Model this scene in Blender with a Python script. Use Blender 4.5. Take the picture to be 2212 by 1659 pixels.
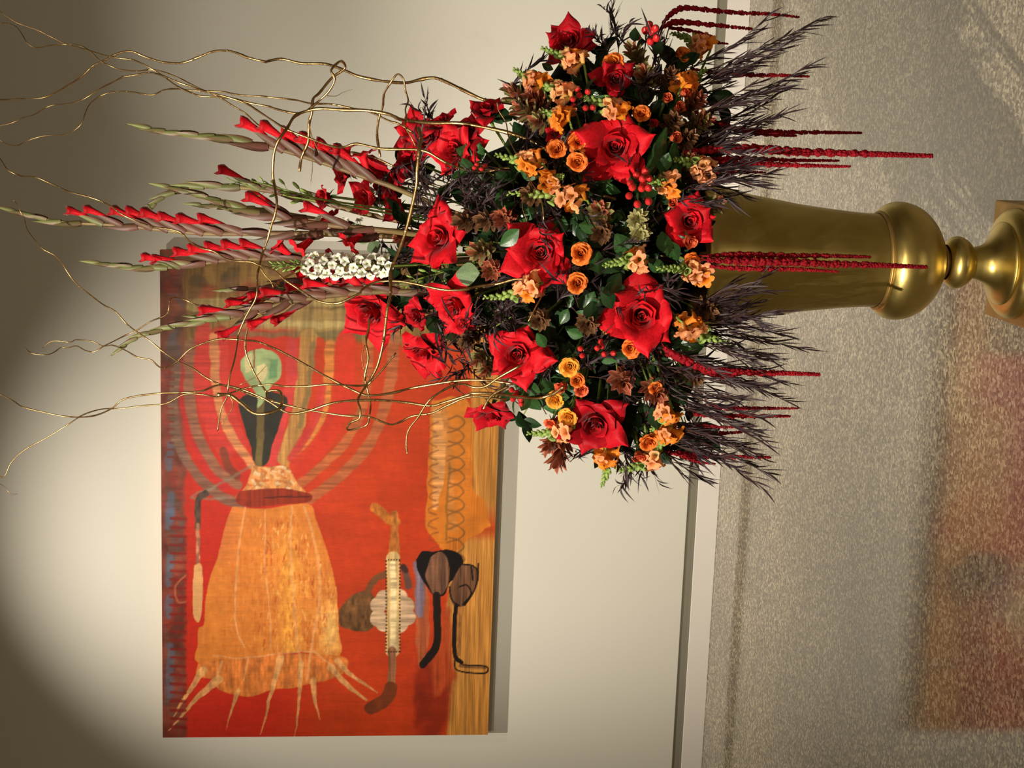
import bpy, math, random
import numpy as np
from mathutils import Vector, Matrix, Quaternion
random.seed(11); RNG = np.random.default_rng(5)
for o in list(bpy.data.objects): bpy.data.objects.remove(o)
S = bpy.context.scene; C = S.collection; R = math.radians; PI = math.pi

# ------------------------------------------------------------------ camera (held on its side), world, lights, exposure
FPX = 3324.0; CAM = Vector((0, 0, 1.55)); YAW, PITCH, ROLL = R(-10.8), R(6.32), R(0.93)
_f = Vector((math.sin(YAW)*math.cos(PITCH), math.cos(YAW)*math.cos(PITCH), -math.sin(PITCH)))
_r = Vector((math.cos(YAW), -math.sin(YAW), 0)); _u = _r.cross(_f)
_r2 = _r*math.cos(ROLL) + _u*math.sin(ROLL); _u2 = -_r*math.sin(ROLL) + _u*math.cos(ROLL)
CX, CY, CZ = -_u2, _r2, -_f
cd = bpy.data.cameras.new('camera'); cam = bpy.data.objects.new('camera', cd); C.objects.link(cam)
cd.sensor_fit = 'HORIZONTAL'; cd.sensor_width = 36; cd.lens = FPX/2212*36; cd.clip_start = .05
m = Matrix.Identity(4)
for i, v in enumerate((CX, CY, CZ, CAM)):
    for j in range(3): m[j][i] = v[j]
cam.matrix_world = m; S.camera = cam
def ray(x, y): return CX*((x-1106)/FPX) + CY*((829.5-y)/FPX) - CZ
def at(x, y, d): return CAM + ray(x, y)*d
def aty(x, y, Y): r = ray(x, y); return CAM + r*(Y/r.y)
def atz(x, y, z): r = ray(x, y); return CAM + r*((z-CAM.z)/r.z)
def idir(a, b, t): return (CX*a - CY*b + CZ*t).normalized()      # photo right, photo down, towards the viewer

S.view_settings.view_transform = 'Standard'; S.view_settings.look = 'None'
S.view_settings.gamma = 1; S.view_settings.use_curve_mapping = False; S.view_settings.exposure = 0.0
w = bpy.data.worlds.new('world'); S.world = w; w.use_nodes = True
w.node_tree.nodes['Background'].inputs[0].default_value = (1, .86, .68, 1); w.node_tree.nodes['Background'].inputs[1].default_value = .08
def spot(name, loc, tgt, power, ang, blend, size, col=(1, .83, .62)):
    d = bpy.data.lights.new(name, 'SPOT'); o = bpy.data.objects.new(name, d); C.objects.link(o)
    d.energy = power; d.spot_size = R(ang); d.spot_blend = blend; d.shadow_soft_size = size; d.color = col
    o.location = loc; o.rotation_euler = (Vector(tgt)-Vector(loc)).to_track_quat('-Z', 'Y').to_euler(); return o
WALLY = 6.0
KEY = (1, .90, .785)
spot('track_spot_bouquet', (-2.1, -.6, 3.7), (-.42, 3.1, 1.35), 1200, 29, .7, .018, KEY)
spot('track_spot_overhead', (-1.6, 2.0, 3.85), (-.42, 3.2, 1.1), 95, 46, .8, .03, KEY)
spot('track_spot_painting', (-2.15, 4.3, 3.8), (-1.55, 5.98, 1.05), 400, 66, 1, .012, KEY)
spot('track_spot_painting', (-2.0, .9, 3.8), (-1.35, 5.98, .85), 680, 30, 1, .015, KEY)
spot('track_spot_wall', (.35, 4.1, 3.8), (.2, 5.98, .2), 150, 58, 1.0, .03, KEY)
spot('track_spot_floor', (-.6, 4.2, 3.9), (-.7, 4.9, 0), 120, 90, 1, .05, KEY)
def area(name, loc, rot, sx, sy, power, col=(1, .85, .66)):
    d = bpy.data.lights.new(name, 'AREA'); o = bpy.data.objects.new(name, d); C.objects.link(o)
    d.shape = 'RECTANGLE'; d.size = sx; d.size_y = sy; d.energy = power; d.color = col; o.location = loc; o.rotation_euler = rot
area('ambient_fill', (0, -2.2, 4.1), (0, 0, 0), 2.4, .6, 150)  # added fill lifting the ambient level and vase reflections, no real fixture
area('ambient_fill', (-.3, 1.4, 4.1), (0, 0, 0), 1.6, .4, 16)  # second, weaker area of the same unseen fill

# ------------------------------------------------------------------ helpers
def lin(c):
    c = np.asarray(c, float)/255.; return np.where(c <= .04045, c/12.92, ((c+.055)/1.055)**2.4)
def L4(c): r = lin(c); return (float(r[0]), float(r[1]), float(r[2]), 1)
def tag(o, label, cat, group=None, kind=None):
    if label: o['label'] = label
    if cat: o['category'] = cat
    if group: o['group'] = group
    if kind: o['kind'] = kind
    return o
def mesh(name, V, F, mat=None, smooth=True, cols=None, uvn=None):
    me = bpy.data.meshes.new(name); me.from_pydata([tuple(v) for v in V], [], [tuple(f) for f in F])
    if mat: me.materials.append(mat)
    if cols is not None:
        a = me.color_attributes.new('Col', 'FLOAT_COLOR', 'POINT'); a.data.foreach_set('color', np.asarray(cols, np.float32).ravel())
    if smooth and len(me.polygons): me.polygons.foreach_set('use_smooth', [True]*len(me.polygons))
    me.update(); return me
def put(name, me, parent=None, mat4=None, mat=None):
    o = bpy.data.objects.new(name, me); C.objects.link(o)
    if parent: o.parent = parent
    if mat4 is not None: o.matrix_local = mat4
    return o
def root(name, loc, rot=None, sc=1.0):
    o = bpy.data.objects.new(name, None); C.objects.link(o); o.empty_display_size = .02
    o.matrix_world = Matrix.Translation(loc) @ (rot.to_matrix().to_4x4() if rot else Matrix.Identity(4)) @ Matrix.Scale(sc, 4)
    return o
def face(d, roll=0):                                   # turns local +Z towards d
    return Vector(d).normalized().to_track_quat('Z', 'Y') @ Quaternion((0, 0, 1), roll)
def T(x=0, y=0, z=0): return Matrix.Translation((x, y, z))
def RZ(a): return Matrix.Rotation(a, 4, 'Z')
def RY(a): return Matrix.Rotation(a, 4, 'Y')
def RX(a): return Matrix.Rotation(a, 4, 'X')
def SC(x, y=None, z=None):
    m = Matrix.Identity(4); m[0][0] = x; m[1][1] = x if y is None else y; m[2][2] = x if z is None else z; return m
def catmull(P, n):
    P = [Vector(p) for p in P]; out = []
    if len(P) < 3: return [P[0].lerp(P[-1], i/n) for i in range(n+1)]
    Q = [P[0]*2-P[1]] + P + [P[-1]*2-P[-2]]
    for i in range(len(P)-1):
        a, b, c, d = Q[i:i+4]
        for k in range(n):
            t = k/n; out.append(.5*((2*b)+(c-a)*t+(2*a-5*b+4*c-d)*t*t+(3*b-a-3*c+d)*t*t*t))
    out.append(P[-1]); return out
def tube(P, rad, n=6, V=None, F=None, cap=True):
    V = [] if V is None else V; F = [] if F is None else F
    b0 = len(V); N = len(P); up = Vector((.3, .1, .9)); prev = None
    for i, p in enumerate(P):
        t = (P[min(i+1, N-1)] - P[max(i-1, 0)]).normalized()
        if prev is None: a = t.cross(up).normalized() if abs(t.dot(up)) < .98 else t.cross(Vector((1, 0, 0))).normalized()
        else: a = (prev - t*prev.dot(t)).normalized()
        prev = a; b = t.cross(a); r = rad(i/(N-1)) if callable(rad) else rad
        for k in range(n):
            an = 2*PI*k/n; V.append(p + a*(r*math.cos(an)) + b*(r*math.sin(an)))
    for i in range(N-1):
        for k in range(n):
            F.append((b0+i*n+k, b0+i*n+(k+1) % n, b0+(i+1)*n+(k+1) % n, b0+(i+1)*n+k))
    if cap: F.append(tuple(b0+k for k in range(n))[::-1]); F.append(tuple(b0+(N-1)*n+k for k in range(n)))
    return V, F
def grid(nu, nv, fn, closed=False):
    V = []; F = []
    for j in range(nv+1):
        for i in range(nu+(0 if closed else 1)): V.append(fn(i/nu, j/nv))
    w_ = nu if closed else nu+1
    for j in range(nv):
        for i in range(nu): F.append((j*w_+i, j*w_+(i+1) % w_, (j+1)*w_+(i+1) % w_, (j+1)*w_+i))
    return V, F
def blob(c, r, V, F, n=5, m_=3, ax=None):
    b0 = len(V); V.append((c[0], c[1], c[2]-r[2]))
    for j in range(1, m_):
        t = PI*j/m_
        for k in range(n): a = 2*PI*(k+.5*j)/n; V.append((c[0]+r[0]*math.sin(t)*math.cos(a), c[1]+r[1]*math.sin(t)*math.sin(a), c[2]-r[2]*math.cos(t)))
    V.append((c[0], c[1], c[2]+r[2])); e = len(V)-1
    for k in range(n):
        F.append((b0, b0+1+(k+1) % n, b0+1+k)); F.append((e, e-n+k, e-n+(k+1) % n))
        for j in range(m_-2): q = b0+1+j*n; F.append((q+k, q+(k+1) % n, q+n+(k+1) % n, q+n+k))

# ------------------------------------------------------------------ materials
class NT:
    def __init__(s, name):
        s.m = bpy.data.materials.new(name); s.m.use_nodes = True; s.t = s.m.node_tree; s.b = s.t.nodes['Principled BSDF']
    def n(s, ty, **k):
        x = s.t.nodes.new(ty)
        for a, b in k.items():
            if a.startswith('_'): setattr(x, a[1:], b)
            else: x.inputs[a.replace('_', ' ')].default_value = b
        return x
    def l(s, a, b): s.t.links.new(a, b)
def ramp(nt, fac, stops):
    r = nt.n('ShaderNodeValToRGB'); e = r.color_ramp.elements
    while len(e) < len(stops): e.new(.5)
    for q, (p, c) in zip(e, stops): q.position = p; q.color = c if len(c) == 4 else (*c, 1)
    nt.l(fac, r.inputs[0]); return r.outputs[0]
def mix(nt, fac, a, b, mode='MIX'):
    x = nt.n('ShaderNodeMix', _data_type='RGBA', _blend_type=mode)
    for s_, v in ((0, fac), (6, a), (7, b)):
        if hasattr(v, 'is_linked'): nt.l(v, x.inputs[s_])
        else: x.inputs[s_].default_value = v
    return x.outputs[2]
def bump(nt, h, strength=.2, dist=.01):
    b = nt.n('ShaderNodeBump', Strength=strength, Distance=dist); nt.l(h, b.inputs['Height']); nt.l(b.outputs[0], nt.b.inputs['Normal'])
def organic(name, c1, c2, scale=30, rough=.5, spec=.3, attr=False, trans=0, sheen=0, bmp=.1, stretch=(1, 1, 1)):
    nt = NT(name); tc = nt.n('ShaderNodeTexCoord'); mp = nt.n('ShaderNodeMapping'); mp.inputs['Scale'].default_value = stretch
    nt.l(tc.outputs['Object'], mp.inputs[0]); nz = nt.n('ShaderNodeTexNoise', Scale=scale, Detail=3); nt.l(mp.outputs[0], nz.inputs['Vector'])
    col = ramp(nt, nz.outputs[0], [(.3, L4(c1)), (.7, L4(c2))])
    if attr: a = nt.n('ShaderNodeVertexColor', _layer_name='Col'); col = mix(nt, 1, col, a.outputs[0], 'MULTIPLY')
    oi = nt.n('ShaderNodeObjectInfo'); v = nt.n('ShaderNodeMapRange'); v.inputs[3].default_value = .78; v.inputs[4].default_value = 1.15
    nt.l(oi.outputs['Random'], v.inputs[0]); hs = nt.n('ShaderNodeHueSaturation'); nt.l(v.outputs[0], hs.inputs['Value']); nt.l(col, hs.inputs['Color'])
    nt.l(hs.outputs[0], nt.b.inputs['Base Color'])
    nt.b.inputs['Roughness'].default_value = rough; nt.b.inputs['Specular IOR Level'].default_value = spec
    if sheen: nt.b.inputs['Sheen Weight'].default_value = sheen; nt.b.inputs['Sheen Roughness'].default_value = .4
    if bmp: bump(nt, nz.outputs[0], bmp, .002)
    if trans:
        tr = nt.n('ShaderNodeBsdfTranslucent'); nt.l(hs.outputs[0], tr.inputs[0]); ms = nt.n('ShaderNodeMixShader'); ms.inputs[0].default_value = trans
        out = nt.t.nodes['Material Output']; nt.l(nt.b.outputs[0], ms.inputs[1]); nt.l(tr.outputs[0], ms.inputs[2]); nt.l(ms.outputs[0], out.inputs[0])
    return nt.m
M = {}
M['red'] = organic('red_petal', (196, 12, 26), (226, 24, 38), 14, .55, .15, True, .07, .12, .15)
M['dark'] = organic('deep_red_petal', (165, 8, 24), (195, 14, 30), 14, .55, .15, True, .07, .1, .15)
M['orange'] = organic('orange_petal', (236, 112, 34), (248, 148, 66), 16, .5, .2, True, .2, 0, .1)
M['yellow'] = organic('yellow_petal', (245, 160, 40), (252, 190, 80), 16, .5, .2, True, .2, 0, .1)
M['coral'] = organic('coral_petal', (235, 90, 60), (248, 135, 85), 16, .5, .2, True, .2, 0, .1)
M['peach'] = organic('peach_floret', (240, 160, 110), (250, 200, 150), 20, .5, .25, True, .25, 0, .1)
M['oflor'] = organic('amber_floret', (225, 125, 35), (245, 165, 60), 20, .5, .25, True, .25, 0, .1)
M['white'] = organic('white_floret', (235, 235, 215), (252, 250, 240), 20, .5, .25, True, .25, 0, .1)
M['bud'] = organic('green_bud', (118, 148, 66), (160, 184, 98), 30, .45, .3, False, .1, 0, .1)
M['stem'] = organic('green_stem', (90, 120, 45), (130, 150, 65), 40, .45, .3)
M['dstem'] = organic('brown_stem', (70, 45, 38), (95, 62, 48), 40, .5, .3)
M['leaf'] = organic('green_leaf', (38, 72, 34), (62, 100, 52), 25, .3, .5, True, .08)
M['dleaf'] = organic('dark_green_leaf', (22, 42, 22), (40, 66, 34), 25, .35, .5, True, .05)
M['euc'] = organic('grey_green_leaf', (100, 125, 90), (130, 150, 110), 25, .5, .3, True, .08)
M['agonis'] = organic('dusky_purple_leaf', (38, 26, 29), (66, 49, 52), 40, .5, .35)
M['leuc'] = organic('waxy_leaf', (235, 235, 225), (255, 255, 255), 25, .35, .4, True, .1)
M['amar'] = organic('crimson_tassel', (116, 12, 24), (160, 28, 36), 120, .75, .1)
M['berry'] = organic('red_berry', (190, 30, 35), (225, 60, 55), 60, .25, .5)
M['bract'] = organic('gladiolus_sheath', (235, 235, 230), (255, 255, 255), 30, .45, .3, True, .06, 0, .1, (1, 1, .15))
M['core'] = organic('dark_core_shade', (10, 14, 9), (24, 26, 16), 60, .9, .1, False, 0, 0, .6)  # near-black, holds the shade inside the bouquet as colour
def gold(name, c1, c2, rough, sc, bm=.15):
    nt = NT(name); tc = nt.n('ShaderNodeTexCoord'); nz = nt.n('ShaderNodeTexNoise', Scale=sc, Detail=5, Roughness=.6)
    nt.l(tc.outputs['Object'], nz.inputs['Vector']); nt.l(ramp(nt, nz.outputs[0], [(.3, L4(c1)), (.7, L4(c2))]), nt.b.inputs['Base Color'])
    nt.b.inputs['Metallic'].default_value = 1; n2 = nt.n('ShaderNodeTexNoise', Scale=sc*3, Detail=3); nt.l(tc.outputs['Object'], n2.inputs['Vector'])
    mr = nt.n('ShaderNodeMapRange'); mr.inputs[3].default_value = rough-.07; mr.inputs[4].default_value = rough+.1
    nt.l(n2.outputs[0], mr.inputs[0]); nt.l(mr.outputs[0], nt.b.inputs['Roughness']); bump(nt, n2.outputs[0], bm, .002); return nt.m
M['gold'] = gold('antique_gold_leaf', (196, 172, 92), (222, 200, 124), .33, 9)
M['ggold'] = gold('gold_painted_twig', (160, 126, 80), (214, 184, 128), .36, 60, .3)
M['plinth'] = gold('satin_gold_plinth', (178, 145, 85), (196, 165, 105), .5, 8, .08)

# ------------------------------------------------------------------ room
def paint_mat(name, c, rough=.75, bs=350, bst=.12):
    nt = NT(name); tc = nt.n('ShaderNodeTexCoord'); nz = nt.n('ShaderNodeTexNoise', Scale=bs, Detail=2); nt.l(tc.outputs['Object'], nz.inputs['Vector'])
    n2 = nt.n('ShaderNodeTexNoise', Scale=1.2, Detail=2); nt.l(tc.outputs['Object'], n2.inputs['Vector'])
    nt.l(ramp(nt, n2.outputs[0], [(.3, L4(tuple(x-4 for x in c))), (.7, L4(c))]), nt.b.inputs['Base Color'])
    nt.b.inputs['Roughness'].default_value = rough; nt.b.inputs['Specular IOR Level'].default_value = .25; bump(nt, nz.outputs[0], bst, .003); return nt.m
M['wall'] = paint_mat('warm_white_wall_paint', (216, 214, 200)); M['skirt'] = paint_mat('white_baseboard_paint', (226, 222, 212), .45, 60, .03)
M['reveal'] = paint_mat('grey_reveal', (132, 128, 112), .4, 60, .02); M['ceil'] = paint_mat('ceiling_paint', (150, 142, 128))
M['roomwall'] = paint_mat('side_wall_paint', (196, 188, 166))
def floor_mat():
    nt = NT('polished_speckled_granite'); tc = nt.n('ShaderNodeTexCoord')
    vo = nt.n('ShaderNodeTexVoronoi', Scale=125); nt.l(tc.outputs['Object'], vo.inputs['Vector'])
    n1 = nt.n('ShaderNodeTexNoise', Scale=95, Detail=4, Roughness=.65); nt.l(tc.outputs['Object'], n1.inputs['Vector'])
    n2 = nt.n('ShaderNodeTexNoise', Scale=2.2, Detail=3); nt.l(tc.outputs['Object'], n2.inputs['Vector'])
    sp = nt.n('ShaderNodeSeparateColor'); nt.l(vo.outputs['Color'], sp.inputs[0])
    c1 = ramp(nt, sp.outputs[0], [(0, L4((46, 38, 32))), (.3, L4((116, 105, 92))), (.65, L4((158, 147, 124))), (1, L4((230, 221, 186)))])
    c2 = ramp(nt, n1.outputs[0], [(.33, L4((84, 75, 68))), (.5, L4((134, 122, 108))), (.68, L4((186, 173, 145)))])
    c = mix(nt, .42, c1, c2); big = ramp(nt, n2.outputs[0], [(.35, (.70, .70, .71, 1)), (.65, (.88, .87, .83, 1))])
    nt.l(mix(nt, 1, c, big, 'MULTIPLY'), nt.b.inputs['Base Color'])
    nt.b.inputs['Roughness'].default_value = .09; nt.b.inputs['IOR'].default_value = 2.1; return nt.m
M['floor'] = floor_mat()
def box(name, a, b, mat, parent=None, bev=0):
    (x0, y0, z0), (x1, y1, z1) = a, b
    V = [(x, y, z) for x in (x0, x1) for y in (y0, y1) for z in (z0, z1)]
    F = [(0, 1, 3, 2), (4, 6, 7, 5), (0, 4, 5, 1), (2, 3, 7, 6), (0, 2, 6, 4), (1, 5, 7, 3)]
    o = put(name, mesh(name, V, F, mat, False), parent)
    if bev:
        q = o.modifiers.new('bevel', 'BEVEL'); q.width = bev; q.segments = 2
    return o
def st(o): o['kind'] = 'structure'; return o
ZB, ZG = .090, .129                                    # top of the baseboard, underside of the wall board
st(box('floor', (-5.5, -5.5, -.1), (5.5, WALLY+.3, 0), M['floor']))
st(box('ceiling', (-5.5, -5.5, 4.2), (5.5, WALLY+.3, 4.3), M['ceil']))
st(box('wall_back', (-5.5, WALLY, ZG), (5.5, WALLY+.3, 4.2), M['wall'], bev=.003))
st(box('baseboard_back', (-5.5, WALLY, 0), (5.5, WALLY+.3, ZB), M['skirt'], bev=.002))
tr = st(box('trim_1', (-5.5, WALLY+.006, ZB), (5.5, WALLY+.3, ZG), M['reveal']))
box('reveal_lip', (-5.5, WALLY+.003, ZB+.0002), (5.5, WALLY+.006, ZB+.008), M['reveal'], tr, .0008)
st(box('wall_left', (-5.6, -5.5, 0), (-5.5, WALLY+.3, 4.2), M['roomwall'])); st(box('wall_right', (5.5, -5.5, 0), (5.6, WALLY+.3, 4.2), M['roomwall']))
st(box('wall_front', (-5.5, -5.6, 0), (5.5, -5.5, 4.2), M['roomwall']))

# ------------------------------------------------------------------ painting: flat paint kept as a colour attribute on the panel
PY_ = WALLY-.05
TL, TR_, BL, BR = (aty(351.3, 1594.5, PY_), aty(345.5, 554.6, PY_), aty(1053.3, 1586, PY_), aty(1091.5, 545, PY_))
px0, px1 = (TL.x+BL.x)/2, (TR_.x+BR.x)/2; pz1, pz0 = (TL.z+TR_.z)/2, (BL.z+BR.z)/2
def painting():
    NX, NZ = 520, 366
    gx = np.linspace(px0, px1, NX); gz = np.linspace(pz1, pz0, NZ); GX, GZ = np.meshgrid(gx, gz)
    # paint coordinates: the layout of the picture on its own surface, in photograph units
    d = np.stack([GX-CAM.x, np.full_like(GX, PY_-CAM.y), GZ-CAM.z], -1)
    zz = -(d@np.array(CZ)); X = 1106+FPX*(d@np.array(CX))/zz; Y = 829.5-FPX*(d@np.array(CY))/zz
    def nz(sx, sy, seed, oc=3):
        out = np.zeros_like(X); am = 1; tot = 0; r = np.random.default_rng(seed)
        for k in range(oc):
            a, b = int(1100/(sx/2**k))+3, int(1700/(sy/2**k))+3; g = r.random((a, b))
            fx = (X-300)/(sx/2**k); fy = (Y-500)/(sy/2**k); fx = np.clip(fx, 0, a-1.01); fy = np.clip(fy, 0, b-1.01)
            i, j = fx.astype(int), fy.astype(int); u, v = fx-i, fy-j; u = u*u*(3-2*u); v = v*v*(3-2*v)
            out += am*(g[i, j]*(1-u)*(1-v)+g[i+1, j]*u*(1-v)+g[i, j+1]*(1-u)*v+g[i+1, j+1]*u*v); tot += am; am *= .55
        return out/tot
    wob1 = (nz(26, 26, 1)-.5)*2; wob2 = (nz(26, 26, 2)-.5)*2
    streakV = nz(70, 5, 3); streakH = nz(5, 80, 4); mott = nz(40, 40, 5); fine = nz(7, 16, 6); blot = nz(90, 70, 7)
    img = np.zeros(X.shape+(3,)); wood = np.zeros_like(X)
    def over(a, c, var=0, tex=None):
        nonlocal img
        c = np.array(c, float)
        if var: c = c[None, None]*(1+var*((tex if tex is not None else mott)-.5)[..., None]*2)
        img = img*(1-a[..., None])+c*a[..., None]
    def inpoly(P, x, y):
        ins = np.zeros(x.shape, bool); dist = np.full(x.shape, 1e9); n = len(P)
        for i in range(n):
            (x1, y1), (x2, y2) = P[i], P[(i+1) % n]
            c = ((y1 > y) != (y2 > y)) & (x < (x2-x1)*(y-y1)/((y2-y1) or 1e-9)+x1); ins ^= c
            dx, dy = x2-x1, y2-y1; t = np.clip(((x-x1)*dx+(y-y1)*dy)/(dx*dx+dy*dy+1e-9), 0, 1)
            dist = np.minimum(dist, np.hypot(x-x1-t*dx, y-y1-t*dy))
        return np.where(ins, dist, -dist)
    def poly(P, c, a=1, soft=1.5, wob=3, var=.12, tex=None, rnd=True):
        P = [(p[0], p[1]) for p in (catmull([Vector((x, y, 0)) for x, y in list(P)+[P[0]]], 4) if rnd and len(P) > 4 else [Vector((x, y, 0)) for x, y in P])]
        xs = [p[0] for p in P]; ys = [p[1] for p in P]; k = 12
        mk = (X > min(xs)-k) & (X < max(xs)+k) & (Y > min(ys)-k) & (Y < max(ys)+k)
        al = np.zeros_like(X); sd = inpoly(P, X[mk]+wob1[mk]*wob, Y[mk]+wob2[mk]*wob); al[mk] = np.clip(sd/soft+.5, 0, 1)*a; over(al, c, var, tex); return al
    def stroke(P, w, c, a=1, soft=1.5, wob=2, var=.12, tex=None, dry=0):
        Q = catmull([Vector((x, y, 0)) for x, y in P], 5) if len(P) > 2 else [Vector((x, y, 0)) for x, y in P]
        n = len(Q); ws = [w if not isinstance(w, (tuple, list)) else w[0]+(w[1]-w[0])*i/(n-1) for i in range(n)]
        mw = max(ws)+8; mk = (X > min(q.x for q in Q)-mw) & (X < max(q.x for q in Q)+mw) & (Y > min(q.y for q in Q)-mw) & (Y < max(q.y for q in Q)+mw)
        x, y = X[mk]+wob1[mk]*wob, Y[mk]+wob2[mk]*wob; sd = np.full(x.shape, -1e9)
        for i in range(n-1):
            dx, dy = Q[i+1].x-Q[i].x, Q[i+1].y-Q[i].y; t = np.clip(((x-Q[i].x)*dx+(y-Q[i].y)*dy)/(dx*dx+dy*dy+1e-9), 0, 1)
            sd = np.maximum(sd, (ws[i]*(1-t)+ws[i+1]*t)/2-np.hypot(x-Q[i].x-t*dx, y-Q[i].y-t*dy))
        al = np.zeros_like(X); al[mk] = np.clip(sd/soft+.5, 0, 1)*a
        if dry: al *= np.clip((fine-.5+(1-dry)*.5)*6, 0, 1)
        over(al, c, var, tex)
    c7 = lambda *P: [(320+x/2.765, 540+y/2.765) for x, y in P]
    c8 = lambda *P: [(320+x/2.765, 1000+y/2.765) for x, y in P]
    s = lambda v: v/2.765
    one = np.ones_like(X)
    over(one, (198, 42, 22), .06, blot)
    over(np.clip((X-560)/150, 0, 1)*.8, (196, 66, 22), .1, blot)
    poly([(340, 540), (1120, 530), (1110, 720), (860, 740), (700, 735), (560, 690), (500, 700), (440, 730), (340, 780)], (128, 104, 52), .92, 14, 12, .35, streakH)
    for i in range(60):                                  # mottled patches in the upper right corner of the picture
        r_ = random.Random(i); x_, y_ = r_.uniform(350, 760), r_.uniform(552, 700)
        stroke([(x_, y_), (x_+r_.uniform(-26, 40), y_+r_.uniform(-20, 20))], r_.uniform(12, 34), r_.choice([(150, 60, 38), (96, 78, 40), (150, 118, 60), (120, 84, 58), (170, 92, 52), (80, 66, 40)]), .55, 8, 6, .2, streakV)
    for P_, w_, cc in (((c7((260, 330), (700, 320), (1200, 300))), 34, (176, 156, 96)), (c7((480, 400), (900, 420), (1500, 420)), 60, (168, 140, 82)), (c7((460, 500), (760, 505), (1480, 500)), 16, (120, 108, 70)), (c7((700, 440), (1500, 455)), 18, (192, 170, 108))):
        stroke(P_, s(w_*2.2), cc, .75, 6, 5, .25, streakH)
    poly([(340, 540), (398, 540), (402, 1600), (340, 1600)], (112, 62, 48), .85, 10, 6, .5, mott)
    for i in range(46):
        r_ = random.Random(100+i); y_ = r_.uniform(560, 1590); stroke([(r_.uniform(356, 392), y_), (r_.uniform(356, 392), y_+r_.uniform(10, 70))], r_.uniform(8, 20), r_.choice([(150, 48, 36), (92, 72, 60), (126, 52, 40), (86, 90, 96), (140, 76, 50)]), .5, 6, 5, .2, streakV)
    for a_, b_ in ((960, 1010), (1070, 1120), (1105, 1135), (1200, 1260), (1395, 1500), (1290, 1330)): stroke([(368, a_), (364, b_)], 16, (92, 108, 132), .65, 6, 5, .2)
    # ribs
    pk = (206, 58, 48)
    stroke(c7((330, 470), (315, 760), (370, 1020), (470, 1210)), s(95), pk, .8, 5, 4, .15, streakV)
    stroke(c7((440, 520), (440, 760), (480, 980), (560, 1160)), s(80), pk, .8, 5, 4, .15, streakV)
    stroke(c7((210, 700), (230, 960), (330, 1240), (450, 1400)), s(70), (196, 40, 36), .8, 5, 4, .15, streakV)
    stroke(c7((170, 700), (150, 900), (175, 1150), (280, 1330), (420, 1460), (545, 1525)), s(62), (128, 100, 80), .85, 5, 4, .3, streakV)
    stroke(c7((250, 560), (245, 860), (300, 1110), (400, 1290), (530, 1400)), s(62), (142, 104, 76), .85, 5, 4, .3, streakV)
    stroke(c7((395, 520), (400, 760), (440, 980), (520, 1150), (625, 1290)), s(52), (206, 138, 84), .9, 4, 4, .3, streakV)
    stroke(c7((450, 1200), (480, 1290), (530, 1350)), s(46), (120, 60, 38), .8, 4, 3)
    stroke(c7((960, 520), (930, 800), (890, 1020), (820, 1240)), s(95), (184, 142, 74), .9, 4, 5, .3, streakH)
    stroke(c7((985, 560), (950, 860), (900, 1050)), s(30), (120, 100, 60), .7, 5, 4)
    stroke(c7((1090, 560), (1070, 840), (1000, 1080), (850, 1300)), s(60), (214, 138, 62), .85, 4, 4, .25, streakV)
    stroke(c7((860, 560), (850, 800), (790, 1040), (740, 1260)), s(70), (204, 62, 58), .9, 4, 4, .1)
    stroke(c7((1040, 820), (1000, 1000), (860, 1240)), s(50), (204, 56, 50), .85, 4, 4, .1)
    stroke(c7((1320, 540), (1300, 860), (1170, 1160), (900, 1400)), s(56), (182, 110, 62), .75, 4, 4, .3, streakV)
    stroke(c7((1470, 500), (1440, 820), (1340, 1120), (1160, 1340), (960, 1490)), s(66), (176, 108, 66), .75, 4, 4, .3, streakV)
    stroke(c7((1180, 540), (1170, 860), (1060, 1120), (900, 1300)), s(110), (212, 54, 30), .9, 5, 4, .06)
    stroke(c7((460, 1480), (260, 1480), (420, 1400), (620, 1290)), s(16), (140, 130, 110), .6, 4, 4)
    # dark vase with stem and head
    poly(c7((590, 860), (700, 850), (800, 860), (835, 900), (800, 1000), (750, 1140), (715, 1275), (640, 1275), (600, 1130), (545, 960), (540, 900)), (38, 36, 26), 1, 2, 3, .3)
    stroke(c7((672, 840), (672, 1000), (662, 1290)), s(44), (112, 92, 46), .85, 3, 3, .3)
    poly(c7((552, 660), (600, 612), (690, 592), (760, 612), (798, 690), (780, 770), (730, 820), (690, 900), (655, 935), (640, 850), (590, 790), (556, 720)), (158, 178, 120), 1, 2, 4, .25)
    poly(c7((650, 690), (700, 680), (715, 730), (690, 780), (650, 770)), (226, 206, 150), .9, 2, 4); poly(c7((570, 640), (615, 620), (620, 720), (580, 740)), (214, 196, 140), .9, 3, 4)
    poly(c7((730, 650), (775, 660), (770, 760), (725, 770)), (88, 138, 90), .7, 4, 4); stroke(c7((632, 600), (634, 700)), s(10), (150, 60, 40), .9, 1, 2)
    # collar
    poly(c7((628, 1286), (720, 1296), (822, 1286), (880, 1380), (945, 1470), (760, 1500), (530, 1490), (590, 1400)), (214, 142, 78), 1, 2, 4, .35, fine)
    for i in range(40):
        r_ = random.Random(300+i); t_ = r_.random(); y_ = 1295+t_*150; x_ = 725+r_.uniform(-1, 1)*(90+t_*80); stroke(c7((x_, y_), (x_+r_.uniform(10, 34), y_+r_.uniform(-6, 22))), s(r_.uniform(8, 22)), r_.choice([(238, 196, 140), (240, 214, 170), (196, 96, 40), (226, 158, 88)]), .7, 2, 2)
    poly(c8((545, 165), (760, 150), (930, 175), (985, 205), (940, 240), (760, 250), (600, 262), (525, 235)), (146, 44, 16), 1, 2, 3, .25, streakH); stroke(c8((700, 205), (960, 205)), s(8), (70, 20, 10), .8)
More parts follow.
